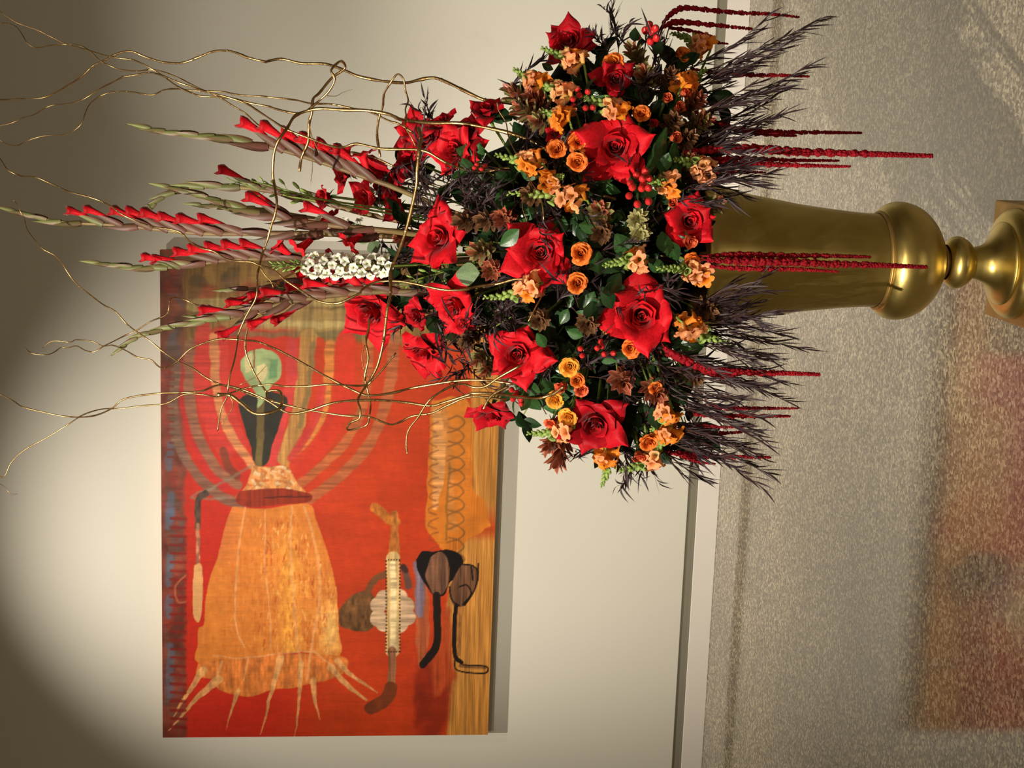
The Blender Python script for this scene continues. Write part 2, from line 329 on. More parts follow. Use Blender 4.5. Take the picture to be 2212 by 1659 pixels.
    # bell shape
    bell = c8((505, 262), (700, 270), (950, 245), (1000, 330), (1040, 440), (1080, 560), (1115, 700), (1132, 860), (1138, 1010), (1142, 1150), (900, 1130), (600, 1160), (300, 1195), (298, 1080), (300, 985), (332, 960), (345, 800), (372, 680), (412, 580), (440, 450), (470, 340))
    al = poly(bell, (222, 128, 48), 1, 2, 2, .1, blot)
    tx = np.clip(fine*.6+streakH*.5, 0, 1.2)
    img2 = np.array([190, 82, 26.])[None, None]*(1-tx[..., None])+np.array([250, 176, 82.])[None, None]*tx[..., None]
    k_ = (al*np.clip((Y-1090)/200, .25, .8)*np.clip((X-480)/150, .3, 1))[..., None]; img = img*(1-k_)+img2*k_
    over(al*np.exp(-((X-625)/22)**2)*.6*np.clip((Y-1080)/150, 0, 1), (248, 178, 70), .2, fine)
    over(al*np.exp(-((X-715)/20)**2-((Y-1360)/60)**2)*.9, (250, 196, 110), .2, fine)
    over(al*np.clip((520-X)/60, 0, 1)*np.clip((1230-Y)/60, 0, 1)*.8, (204, 104, 66), .2, streakV)
    for i in range(420):
        r_ = random.Random(5000+i); y_ = r_.uniform(1110, 1405); hw = 60+105*min(1, (y_-1090)/170); x_ = 562+r_.uniform(-.5, 1)*hw
        stroke([(x_, y_), (x_+r_.uniform(-3, 3), y_+r_.uniform(3, 15))], r_.uniform(1.2, 3.5), r_.choice([(176, 66, 20), (196, 84, 28), (250, 190, 96), (252, 206, 130), (160, 60, 24)]), .45*(.4+.6*(x_ > 560)), 1.5, 0)
    hem = poly(c8((300, 1195), (700, 1145), (1140, 1150), (1185, 1235), (1060, 1300), (960, 1318), (860, 1345), (740, 1355), (620, 1392), (520, 1382), (420, 1350), (380, 1290), (290, 1270)), (208, 118, 52), 1, 2, 3, .35, tx)
    lt = (232, 166, 108)
    for P_, w_ in (((580, 265), (545, 480), (522, 800), (530, 1000), (575, 1100)), 12), (((700, 280), (698, 600), (728, 900), (730, 1120)), 9), (((860, 262), (850, 500), (868, 800), (890, 1080), (915, 1200), (905, 1330)), 13), (((930, 262), (985, 430), (1022, 650), (1020, 860), (982, 1060), (950, 1290)), 14), (((390, 1150), (560, 1165), (880, 1130), (1000, 1130)), 9), (((990, 1120), (1060, 1180), (1120, 1230)), 10), (((600, 1160), (575, 1300)), 10), (((440, 1190), (400, 1310)), 18):
        stroke(c8(*P_), s(w_), lt, .7, 2, 2, .15, fine)
    for P_, w_ in (((330, 1240), (240, 1370), (150, 1510)), (46, 6)), (((420, 1290), (280, 1420), (125, 1600)), (52, 6)), (((540, 1360), (510, 1450), (470, 1590)), (30, 3)), (((790, 1170), (735, 1380), (676, 1620)), (40, 4)), (((912, 1200), (905, 1380), (875, 1630)), (36, 4)), (((985, 1300), (998, 1420), (1026, 1532)), (38, 3)), (((1090, 1220), (1190, 1320), (1300, 1420)), (46, 14)), (((1130, 1180), (1220, 1270), (1370, 1372)), (36, 6)):
        stroke(c8(*P_), (s(w_[0]), s(w_[1])), (224, 162, 98), .92, 1.5, 3, .25, fine)
    for y_ in list(range(330, 1600, 52)): stroke(c8((135, y_), (222, y_+4)), s(17), (132, 30, 20), .8, 2, 2)
    for i in range(14): stroke(c7((112+8*(i % 3), 690+i*42), (150, 692+i*42)), s(12), (120, 40, 30), .7, 2, 2)
    stroke(c8((345, 180), (305, 220), (300, 300), (300, 385)), s(36), (74, 68, 56), .9, 2, 4, .5, fine); stroke(c8((300, 370), (296, 480), (298, 600)), s(24), (180, 130, 96), .85, 2, 3, .5, fine)
    poly(c8((275, 612), (320, 612), (326, 760), (318, 900), (295, 950), (268, 900), (266, 760)), (228, 168, 104), 1, 1.5, 2, .1); stroke(c8((222, 670), (165, 740), (180, 830), (225, 830)), s(12), (190, 110, 70), .7)
    # right of the bell
    stroke(c8((1355, 270), (1430, 330), (1475, 350)), s(58), (194, 118, 42), .9, 3, 4, .3, fine); stroke(c8((1470, 300), (1472, 470), (1460, 600)), (s(40), s(72)), (188, 112, 46), .95, 2, 3, .3, fine)
    poly(c8((1138, 880), (1200, 805), (1310, 760), (1365, 850), (1342, 985), (1250, 1008), (1150, 970)), (108, 72, 40), 1, 2, 3, .4, fine); stroke(c8((1300, 790), (1350, 700), (1450, 650)), s(42), (112, 74, 44), .9, 3, 3)
    stroke(c8((1530, 625), (1545, 680), (1556, 735)), s(40), (96, 74, 66), .9, 3, 3); stroke(c8((1525, 618), (1540, 640)), s(34), (60, 36, 28), .9, 3, 3)
    for cx_, cy_ in ((1375, 850), (1375, 930), (1410, 960), (1540, 850), (1545, 920), (1500, 965), (1455, 830), (1410, 810), (1500, 800)): stroke(c8((cx_, cy_), (cx_+2, cy_+1)), s(100), (202, 168, 132), 1, 2, 2, .35, streakV)
    stroke(c8((1463, 570), (1465, 850), (1462, 1120)), s(84), (222, 184, 120), .95, 2, 2, .3, streakH)
    stroke(c8((1463, 600), (1465, 1100)), s(36), (238, 220, 170), .7, 3, 2, .4, streakV)
    stroke(c8((1460, 1120), (1458, 1240), (1452, 1330)), s(48), (150, 98, 66), .95, 2, 3, .4, streakH); stroke(c8((1450, 1340), (1420, 1410), (1330, 1468)), s(74), (118, 56, 28), .95, 2, 4, .3)
    for y_ in range(585, 1130, 20):
        for x_ in (1421, 1502): stroke(c8((x_, y_), (x_+2, y_+3)), s(9), (30, 18, 14), .95, 1, 0)
    for x_ in range(1435, 1500, 16):
        for y_ in (578, 1128): stroke(c8((x_, y_), (x_+2, y_)), s(8), (40, 24, 18), .9, 1, 0)
    # panel wood at the bottom of the picture
    wd = np.clip((X-(1012+wob1*5))/10, 0, 1)*np.clip((1150-Y)/60, 0, 1)+np.clip((X-(962+wob1*5))/8, 0, 1)*np.clip((Y-1140)/30, 0, 1); wd = np.clip(wd, 0, 1)
    over(wd, (206, 142, 66), .22, streakH); wood = np.maximum(wood, wd)
    poly(c7((1690, 900), (1850, 880), (1930, 960), (1935, 1400), (2010, 1500), (2025, 1600), (2020, 1662), (1690, 1662)), (218, 128, 42), 1, 3, 4, .12)
    poly(c8((1690, -10), (1925, -10), (1935, 150), (2000, 250), (2026, 340), (2000, 410), (1930, 440), (1850, 520), (1760, 520), (1705, 450), (1660, 350)), (216, 124, 38), 1, 2.5, 4, .1)
    poly(c7((1700, 950), (1770, 960), (1780, 1200), (1740, 1500), (1700, 1500)), (226, 160, 96), .9, 4, 5, .3, streakV)
    stroke(c7((1770, 960), (1800, 1250), (1820, 1660)), s(40), (206, 132, 62), .8, 4, 4, .3); stroke(c8((1800, 0), (1785, 240), (1780, 460)), s(14), (130, 92, 44), .6, 3, 4)
    for i in range(12):
        y_ = 1010+i*82; P_ = [(1790, y_), (1850, y_-18), (1888, y_+22), (1850, y_+58), (1795, y_+50)]; stroke([(320+a/2.765, 540+b/2.765) for a, b in P_], s(11), (138, 90, 44), .75, 2, 3)
        P_ = [(1730, y_+20), (1690, y_+35), (1680, y_+60), (1720, y_+80)]; stroke([(320+a/2.765, 540+b/2.765) for a, b in P_], s(9), (130, 70, 40), .6, 3, 3)
    poly(c8((1600, 1150), (1800, 1130), (1815, 1400), (1760, 1610), (1600, 1610)), (150, 42, 20), .8, 12, 8, .2, mott); poly(c8((1740, 880), (1810, 900), (1815, 1250), (1720, 1400), (1690, 1200)), (186, 76, 34), .8, 10, 5, .25, streakH)
    poly(c8((1590, 640), (1640, 600), (1680, 900), (1660, 1150), (1605, 1190)), (176, 98, 60), .8, 6, 5, .3, streakH); stroke(c8((1610, 600), (1625, 760), (1620, 900)), s(50), (122, 124, 156), .8, 6, 4, .2, streakH)
    bk = (18, 12, 12); br = (118, 80, 58)
    poly(c8((1600, 575), (1640, 525), (1705, 530), (1745, 522), (1800, 518), (1862, 545), (1882, 600), (1850, 680), (1800, 715), (1772, 785), (1710, 795), (1655, 725), (1610, 645)), bk, 1, 1.2, 1, 0)
    poly(c8((1690, 560), (1745, 530), (1785, 570), (1800, 640), (1790, 730), (1752, 785), (1700, 780), (1672, 720), (1655, 670), (1672, 610)), br, 1, 1.2, 2, .5, streakH)
    poly(c8((1800, 740), (1845, 650), (1880, 605), (1940, 615), (1970, 660), (1950, 760), (1890, 850), (1820, 850)), (112, 76, 54), 1, 1.5, 2, .5, streakH)
    for P_ in (((1880, 605), (1940, 615), (1972, 660), (1950, 760), (1890, 850)), ((1800, 740), (1815, 820), (1860, 855)), ((1860, 740), (1905, 730), (1930, 780), (1880, 845)), ((1970, 600), (1968, 660)), ((1930, 620), (1940, 700))): stroke(c8(*P_), s(9), bk, .95, 1.2, 1)
    stroke(c8((1722, 790), (1728, 960), (1718, 1100), (1640, 1205)), s(46), (30, 20, 16), 1, 1.5, 2); stroke(c8((1840, 855), (1828, 1000), (1835, 1150), (1870, 1190)), s(26), bk, .95, 1.2, 1); stroke(c8((1860, 870), (1855, 1140)), s(26), (170, 112, 58), .9, 2, 2, .4, fine)
    stroke(c8((1830, 1180), (1850, 1240), (2010, 1255), (2016, 1215), (1880, 1205)), s(9), bk, .95, 1.2, 1); stroke(c8((1860, 1210), (2010, 1222)), s(18), (90, 60, 36), .6, 2, 2, .5, streakH)
    # brushwork
    img *= .9*(1+.10*(streakV-.5)*(1-wood)+.08*(fine-.5)*(1-wood)+.06*(mott-.5))[..., None]
    img = np.clip(img, 0, 255); col = np.concatenate([lin(img), wood[..., None]], -1)
    V = np.stack([GX-px0, np.zeros_like(GX), GZ-pz0], -1).reshape(-1, 3); idx = np.arange(NX*NZ).reshape(NZ, NX)
    F = np.stack([idx[:-1, :-1], idx[1:, :-1], idx[1:, 1:], idx[:-1, 1:]], -1).reshape(-1, 4)
    me = bpy.data.meshes.new('painted_surface'); me.vertices.add(len(V)); me.vertices.foreach_set('co', V.ravel()); me.loops.add(F.size); me.loops.foreach_set('vertex_index', F.ravel())
    me.polygons.add(len(F)); me.polygons.foreach_set('loop_start', np.arange(len(F))*4); me.update(calc_edges=True)
    a = me.color_attributes.new('Col', 'FLOAT_COLOR', 'POINT'); a.data.foreach_set('color', col.astype(np.float32).ravel())
    nt = NT('oil_paint'); at_ = nt.n('ShaderNodeVertexColor', _layer_name='Col'); tc = nt.n('ShaderNodeTexCoord')
    mp = nt.n('ShaderNodeMapping'); mp.inputs['Scale'].default_value = (3, 1, 190); nt.l(tc.outputs['Object'], mp.inputs[0]); g = nt.n('ShaderNodeTexNoise', Scale=1, Detail=4); nt.l(mp.outputs[0], g.inputs['Vector'])
    gr = ramp(nt, g.outputs[0], [(.32, (.66, .58, .46, 1)), (.6, (1.1, 1.1, 1.06, 1))])
    mp2 = nt.n('ShaderNodeMapping'); mp2.inputs['Scale'].default_value = (140, 1, 30); nt.l(tc.outputs['Object'], mp2.inputs[0]); g2 = nt.n('ShaderNodeTexNoise', Scale=1, Detail=4); nt.l(mp2.outputs[0], g2.inputs['Vector'])
    gr2 = ramp(nt, g2.outputs[0], [(.3, (.9, .9, .9, 1)), (.7, (1.06, 1.06, 1.06, 1))])
    c = mix(nt, 1, at_.outputs[0], mix(nt, at_.outputs[1], gr2, gr), 'MULTIPLY'); nt.l(c, nt.b.inputs['Base Color'])
    nt.b.inputs['Roughness'].default_value = .42; nt.b.inputs['Specular IOR Level'].default_value = .3; bump(nt, g2.outputs[0], .12, .002); me.materials.append(nt.m)
    rt = root('painting', (px0, PY_, pz0)); tag(rt, 'large unframed red and orange abstract painting of a bell shape on the wall', 'painting')
    o = put('painted_surface', me, rt, T(0, -.0006, 0))
    edge = organic('panel_edge', (170, 110, 60), (195, 135, 80), 30, .6)
    wd_, ht_ = px1-px0, pz1-pz0; e = box('panel', (0, 0, 0), (wd_, .03, ht_), edge, rt, .001); e['label'] = 'plain wooden panel edge'
    box('hanging_batten', (.06, .03, .1), (wd_-.06, .0495, ht_-.1), edge, rt)
painting()

# ------------------------------------------------------------------ gold vase on its plinth
zpl = .12
base = atz(2190, 570, zpl); AX = Vector((base.x, base.y, 0)); SL = None
def vz(xp):                                            # height of the axis at photo column xp
    r = ray(xp, 560); return CAM.z + r.z*(AX.y/r.y)
dep0 = (AX+Vector((0, 0, .5))-CAM).dot(-CZ)
def hp(px, xp=1900): return px*((Vector((AX.x, AX.y, vz(xp)))-CAM).dot(-CZ))/FPX
def lathe(prof, n=64):
    V = []; F = []
    P = []
    for i in range(len(prof)-1):
        for k in range(4): t = k/4; P.append((prof[i][0]*(1-t)+prof[i+1][0]*t, prof[i][1]*(1-t)+prof[i+1][1]*t))
    P = prof
    for r_, z in P:
        for k in range(n): a = 2*PI*k/n; V.append((r_*math.cos(a), r_*math.sin(a), z))
    for j in range(len(P)-1):
        for k in range(n): F.append((j*n+k, j*n+(k+1) % n, (j+1)*n+(k+1) % n, (j+1)*n+k))
    return V, F
def sm(pts, n=6): return [(p.x, p.y) for p in catmull([Vector((hp(r_, x), vz(x), 0)) for x, r_ in pts], n)]
vr = root('pedestal_vase', (AX.x, AX.y, 0)); tag(vr, 'tall antique gold trumpet vase on a square plinth holding the flower arrangement', 'vase')
ps = .128
box('plinth', (-ps, -ps, 0), (ps, ps, zpl), M['plinth'], vr, .004)
foot = [(hp(108, 2200), zpl)]+sm([(2203, 113), (2196, 118), (2185, 119), (2174, 114), (2167, 104), (2164, 92), (2163, 84)])
o = put('foot', mesh('foot', *lathe([(.001, zpl)]+foot), M['gold']), vr)
o = put('foot_flare', mesh('foot_flare', *lathe(sm([(2168, 82), (2166, 88), (2162, 90), (2158, 87), (2153, 78), (2144, 61), (2130, 45), (2114, 37), (2097, 33)])), M['gold']), vr)
o = put('knop', mesh('knop', *lathe(sm([(2098, 32), (2092, 42), (2080, 52), (2068, 56.5), (2056, 54), (2047, 46), (2042, 38)])), M['gold']), vr)
o = put('neck_ring', mesh('neck_ring', *lathe(sm([(2044, 30), (2040, 30), (2037, 38), (2033, 39), (2030, 34), (2026, 34)])), M['plinth']), vr)
o = put('bulb', mesh('bulb', *lathe(sm([(2032, 30), (2028, 45), (2020, 66), (2005, 90), (1982, 112), (1957, 124), (1932, 127.5), (1912, 122), (1900, 112), (1896, 105)])), M['gold']), vr)
o = put('collar_ring', mesh('collar_ring', *lathe(sm([(1899, 103), (1897, 106.5), (1893, 106.5), (1890, 102)])), M['plinth']), vr)
o = put('body', mesh('body', *lathe(sm([(1894, 101), (1860, 101.5), (1800, 107), (1725, 116), (1660, 127), (1600, 137), (1550, 150), (1512, 162), (1498, 168), (1494, 166), (1504, 156), (1560, 136), (1700, 105)])), M['gold']), vr)
VTOP = vz(1556)

# ------------------------------------------------------------------ bouquet core
CORE = at(1330, 548, 3.20)
def surf(x, y, k=1.0):
    r2 = ((x-1290)/440)**2+((y-548)/500)**2
    return 3.22-.36*math.sqrt(max(0, 1-r2))*k
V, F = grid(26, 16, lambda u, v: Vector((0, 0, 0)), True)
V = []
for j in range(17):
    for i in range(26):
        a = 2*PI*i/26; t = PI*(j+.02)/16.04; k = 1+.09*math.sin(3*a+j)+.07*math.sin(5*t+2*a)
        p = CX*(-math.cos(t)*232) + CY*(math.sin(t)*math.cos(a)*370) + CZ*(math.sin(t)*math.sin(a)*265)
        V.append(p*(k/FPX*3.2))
oc = put('bouquet_shade_core', mesh('bouquet_shade_core', V, F, M['core']), None, Matrix.Translation(at(1262, 545, 3.24)))  # added dark body; shade between the stems is put into its colour
tag(oc, 'added dark core standing in for shade deep inside the arrangement above the gold vase', 'floral foam')
def stemto(rt, length=None, mat='stem', rad=.0022, tgt=None, start=None):
    inv = rt.matrix_world.inverted(); sc = rt.matrix_world.to_scale()[0]
    p1 = inv @ (tgt or CORE); p0 = Vector(start or (0, 0, 0)); mid = p0.lerp(p1, .35)+Vector((0, 0, -p1.length*.12))
    P = catmull([p0, mid, p1], 4); put('stem', mesh('stem', *tube(P, rad/sc, 5), M[mat]), rt)

REFS = [(1168, 545, 'the star-like middle rose'), (1385, 682, 'the largest red rose'), (1330, 318, 'the wide bright rose'), (1490, 478, 'the vase rim rose'), (1285, 915, 'the bottom red rose'),
 (1118, 765, 'the twig-side rose'), (950, 515, 'the bright cupped rose'), (800, 672, 'the painting-side rose'), (915, 758, 'the spiky rose'), (985, 660, 'the leaf-covered rose'), (1228, 95, 'the topmost rose'),
 (1330, 170, 'the second rose from the top'), (985, 325, 'the ruffled red rose'), (1251, 580, 'the central orange pair'), (1225, 330, 'the three orange roses'), (1385, 405, 'the big berry cluster'), (1395, 75, 'the topmost berries'),
 (1232, 792, 'the lone orange rose'), (1350, 565, 'the snapdragon over the largest rose'), (1150, 420, 'the longest snapdragon'), (1062, 892, 'the side view rose'), (1500, 90, 'the topmost amber snapdragon'), (1385, 486, 'the pale star rosettes'), (1430, 850, 'the orange brown waxy head'), (1440, 950, 'the bottom amber snapdragon'), (895, 280, 'the branch-crossed rose'), (838, 392, 'the gladiolus-side rose'), (1440, 250, 'the amber rose'), (1520, 360, 'the pink snapdragon'), (905, 325, 'the gold branch crossing'), (1097, 510, 'the round green leaf'), (960, 380, 'the sweeping gold branch'), (890, 460, 'the thick gold branch end'), (1040, 440, 'the dull red waxy head'), (1030, 790, 'the gold branch fork'), (950, 590, 'the flat grey leaf'), (1500, 700, 'the amber snapdragon below the vase')]
TIPS = [(1728, 37, 'the highest tassel'), (1628, 63, 'the second tassel'), (1749, 165, 'the single tassel'), (1700, 290, 'the long upper tassel'), (1750, 335, 'the thickest tassel'), (1655, 373, 'the rim-side tassel'), (1700, 570, 'the tassel trio'), (1700, 806, 'the red stemmed tassel'), (1690, 885, 'the slim tassel pair'), (1607, 930, 'the frayed tassel'), (1640, 988, 'the lowest tassel'), (1560, 440, 'the vase rim rosette'), (1540, 668, 'the lower rim rosette')]
def where(x, y, refs, ww=True):
    q = sorted(refs, key=lambda r: (r[0]-x)**2+(r[1]-y)**2)[:2]; a = q[0]; dx, dy = x-a[0], y-a[1]
    w_ = 'against' if math.hypot(dx, dy) < 22 else ('right of' if dx > abs(dy) else 'left of' if -dx > abs(dy) else 'below' if dy > 0 else 'above')
    t_ = ', toward '+q[1][2] if ww else ''
    return w_+' '+a[2]+(t_ if len((a[2]+t_).split()) < 11 else '')
# ------------------------------------------------------------------ roses
def petal_mesh(name, W, Ln, th0, th1, cup, roll, point, mat, c0, c1, wrap=0, n=8, r0=.1, ruff=.02, seed=0, tipc=1.0):
    rr = random.Random(seed); ph = rr.random()*6; V = []; cols = []
    # centre line
    cl = []; x, z = r0, 0; N = n+1
    for j in range(N):
        v = j/n; th = th0+(th1-th0)*(v**1.3); cl.append((x, z, th)); x += math.sin(th)*Ln/n; z += math.cos(th)*Ln/n
    for j in range(N):
        v = j/n; x, z, th = cl[j]
        wv = W*(min(1, (v*1.5+.18))**.7)*((1-max(0, (v-.42)/.58)**1.35*.97) if point else (1-max(0, (v-.55)/.45)**3*.6))
        for i in range(9):
            u = i/4-1; e = abs(u)
            if wrap:
                a = u*wrap*(wv/W); rad = max(.02, x+e*e*roll*v); V.append((rad*math.cos(a), rad*math.sin(a), z+ruff*math.sin(a*5+ph)*v-e*e*.03))
            else:
                nx, nz_ = math.cos(th), -math.sin(th)             # outward normal of the petal
                off = -cup*u*u*(1-v)*W + roll*(e**2.2)*v*W + ruff*math.sin(u*5+ph+v*3)*v
                s_ = u*wv*(1-.25*abs(roll)*e*v); V.append((x+nx*off, s_, z+nz_*off))
            k = v*.8+.2; q = [c0[t]*(1-k)+c1[t]*k for t in range(3)]; q = [t*(1+.12*(e*e*v)*tipc) for t in q]; cols.append((*q, 1))
    F = [(j*9+i, j*9+i+1, (j+1)*9+i+1, (j+1)*9+i) for j in range(n) for i in range(8)]
    return mesh(name, V, F, M[mat], True, cols)
def rose_kit(mat, style):
    a, b = (.42, .4, .4), (1, 1, 1)  # petals darken towards the base: self-shading put into the vertex colour
    inner = [petal_mesh('petal', 1, h, R(-6), R(t), 0, .04, False, mat, a, b, wrap=w_, r0=r_, n=6, ruff=.01, seed=i) for i, (r_, h, t, w_) in enumerate([(.045, .50, 4, 2.5), (.09, .54, 10, 2.1), (.145, .57, 16, 1.8), (.20, .58, 22, 1.6), (.26, .57, 34, 1.45), (.31, .56, 48, 1.3)])]
    if style == 'spray':
        mid = [petal_mesh('petal', .40, .62, R(4), R(70+10*i), .7, .25, False, mat, (.7, .6, .5), b, r0=.24, seed=10+i, ruff=.03) for i in range(2)]
        out = [petal_mesh('petal', .46, .66, R(14), R(96+12*i), .5, .3, False, mat, (.7, .6, .5), (.96, .9, .9), r0=.22, seed=20+i, ruff=.03) for i in range(3)]
    else:
        mid = [petal_mesh('petal', .44, .72, R(8), R(78+10*i), .6, .38, False, mat, a, b, r0=.27, seed=10+i, ruff=.02) for i in range(2)]
        out = [petal_mesh('petal', .54, 1.22, R(26), R(96+14*i), .35, .55, True, mat, (.5, .45, .45), b, r0=.2, seed=20+i, ruff=.02) for i in range(3)]
    return inner, mid, out
def rose_layout(kit, seed, openness=1.0, spray=False):
    inner, mid, out = kit; r_ = random.Random(seed); L = []; a = r_.random()*6
    for i in range(10): L.append(('petal', inner[min(i*6//10, 5)], RZ(a) @ T(0, 0, .16-.008*i) @ SC(1, 1, .94+.08*r_.random()))); a += 2.25+r_.uniform(-.2, .2)
    nm_ = (7 if spray else 4) if openness > .25 else 0
    for i in range(nm_): L.append(('petal', mid[i % 2], RZ(a) @ T(0, 0, .1-.01*i) @ RY(R(r_.uniform(-8, 8))) @ SC(.95+.12*r_.random()))); a += 2*PI*.382+r_.uniform(-.1, .1)
    n = 0 if openness <= .4 else ((4 if spray else 7) if openness > .8 else (3 if spray else 4))
    for i in range(n): L.append(('petal', out[i % 3], RZ(a) @ T(0, 0, .04-.012*i) @ RY(R(r_.uniform(-10, 12))+R(3*i-8)*openness) @ SC(r_.uniform(.8, 1.12)))); a += 2*PI*.382+r_.uniform(-.3, .3)
    return L
KITS = {k: rose_kit(k, 'full') for k in ('red', 'dark')}; KITS.update({k: rose_kit(k, 'spray') for k in ('orange', 'yellow', 'coral')})
lV, lF = grid(4, 6, lambda u, v: Vector(((u-.5)*.16*math.sin(PI*min(1, v*.9+.1))*(1-v*.3), .0+.25*v*v, .45*v)))
sepal = mesh('sepal', lV, lF, M['leaf'], True, [(1, 1, 1, 1)]*len(lV))
def rose(x, y, rpx, fd, mat, label, group, name='rose', openness=1.0, d=None, seed=None, roll=0, dz=0):
    d = (d or surf(x, y))+dz; s_ = .82*rpx*d/FPX*(1.32 if mat in ('orange', 'yellow', 'coral') else 1)*(1.5 if openness < .25 else 1); fdv = idir(*fd)
    rt = root(name, at(x, y, d)-fdv*s_*.35, face(fdv, roll), s_)
    tag(rt, label, 'rose', group)
    spray = mat in ('orange', 'yellow', 'coral'); big_ = 1.35 if spray else 1
    for n_, me, mm in rose_layout(KITS[mat], seed if seed is not None else int(x*7+y), openness, spray): put(n_, me, rt, mm)
    for k in range(5): put('sepal', sepal, rt, RZ(k*1.257) @ T(.05, 0, .02) @ RZ(-PI/2) @ RX(R(-100)))
    stemto(rt, rad=.0028); return rt
G1_ = 'large red garden roses in the arrangement'
for a in [
 (1228, 95, 72, (-.35, -.35, .8), 'dark', 'deep red rose nearest the top edge of the photo, crossed by a short snapdragon', .95),
 (1330, 170, 58, (.05, -.1, 1), 'dark', 'deep red rose directly below a small orange rose near the top of the bouquet', .6),
 (1330, 318, 100, (-.1, -.05, 1), 'red', 'wide bright red rose with pointed petals, just above the big red berry cluster', 1),
 (1168, 545, 92, (-.08, 0, 1), 'red', 'red rose with star-like pointed petals in the very middle of the bouquet', 1),
 (1385, 682, 105, (0, .05, 1), 'red', 'largest full red rose, facing forward, below the row of snapdragons', 1),
 (1490, 478, 78, (.05, 0, 1), 'red', 'red rose overlapping the rim of the gold vase', .9),
 (1118, 765, 90, (-.12, .12, 1), 'red', 'open red rose touching the gold twigs, right of the painting', 1),
 (1285, 915, 98, (-.12, .45, .85), 'dark', 'big red rose at the bottom edge of the bouquet, turned downward in the photo', 1),
 (950, 515, 84, (-.55, 0, .85), 'red', 'bright red rose with upturned cupped petals beside the tangle of purple leaves', 1),
 (800, 672, 92, (-.5, .45, .75), 'red', 'red rose below the white larkspur, furthest left in front of the painting', 1),
 (915, 758, 78, (-.35, .7, .6), 'red', "spiky red rose with ragged petals in front of the painting's right part", 1),
 (985, 660, 80, (-.55, .4, .75), 'red', 'red rose partly covered by wispy purple leaves, left of the middle rose', 1),
 (1062, 892, 66, (-.15, .9, .4), 'dark', "red rose in side view over the painting's right edge, beside dark berries", .9),
 (700, 425, 48, (-.85, .1, .5), 'dark', 'leftmost closed red rose bud, beside the green larkspur buds', .35),
 (745, 372, 50, (-.8, -.1, .5), 'dark', 'dark red half open rose tucked behind the top gladiolus', .5),
 (838, 392, 70, (-.7, .15, .6), 'dark', 'deep red rose just below the red bloom of the top gladiolus', .7),
 (895, 280, 66, (-.6, -.35, .7), 'red', 'red rose under the thick gold branch, left end of the top row', .9),
 (955, 268, 56, (-.35, -.7, .5), 'dark', 'dark red rose in side view right behind the gold branch', .8),
 (985, 325, 76, (-.5, -.1, .85), 'red', 'bright red ruffled rose just above the purple foliage tangle', .9),
 (1052, 240, 58, (-.1, -.75, .6), 'dark', 'dark red rose where the topmost gold branch ends', .8),
 (900, 680, 52, (-.6, .4, .6), 'dark', 'dark red rose half hidden between the two painting-side roses', .6),
 (720, 560, 44, (-.8, .1, .5), 'dark', 'dark red bloom standing just above the white larkspur', .4),
 (855, 450, 52, (-.7, .1, .6), 'red', 'red rose between the two upper gladiolus stems, left of the bright cupped rose', .7),
 (925, 305, 62, (-.5, -.3, .8), 'dark', 'deep red rose filling the gap left of the ruffled red rose', .8),
 (1012, 285, 56, (-.2, -.4, .9), 'dark', 'deep red rose right of the ruffled rose, under the gold branch', .8),
 (882, 345, 52, (-.6, -.1, .7), 'dark', 'dark red rose between the branch-crossed rose and the gladiolus bloom', .6),
 (790, 432, 56, (-.75, .1, .6), 'red', 'orange red bloom between the two upper gladiolus stems', .6),
 (1000, 700, 44, (-.3, .4, .8), 'red', 'small red rose between the leaf-covered rose and the open twig-side rose', .5),
]: rose(a[0], a[1], a[2], a[3], a[4], a[5], G1_, 'rose', a[6])
rose(1198, 288, 32, (-.3, -.2, 1), 'dark', 'small dark red rose left of the wide bright red rose', G1_, 'rose', .6)
G2_ = 'small orange spray roses'
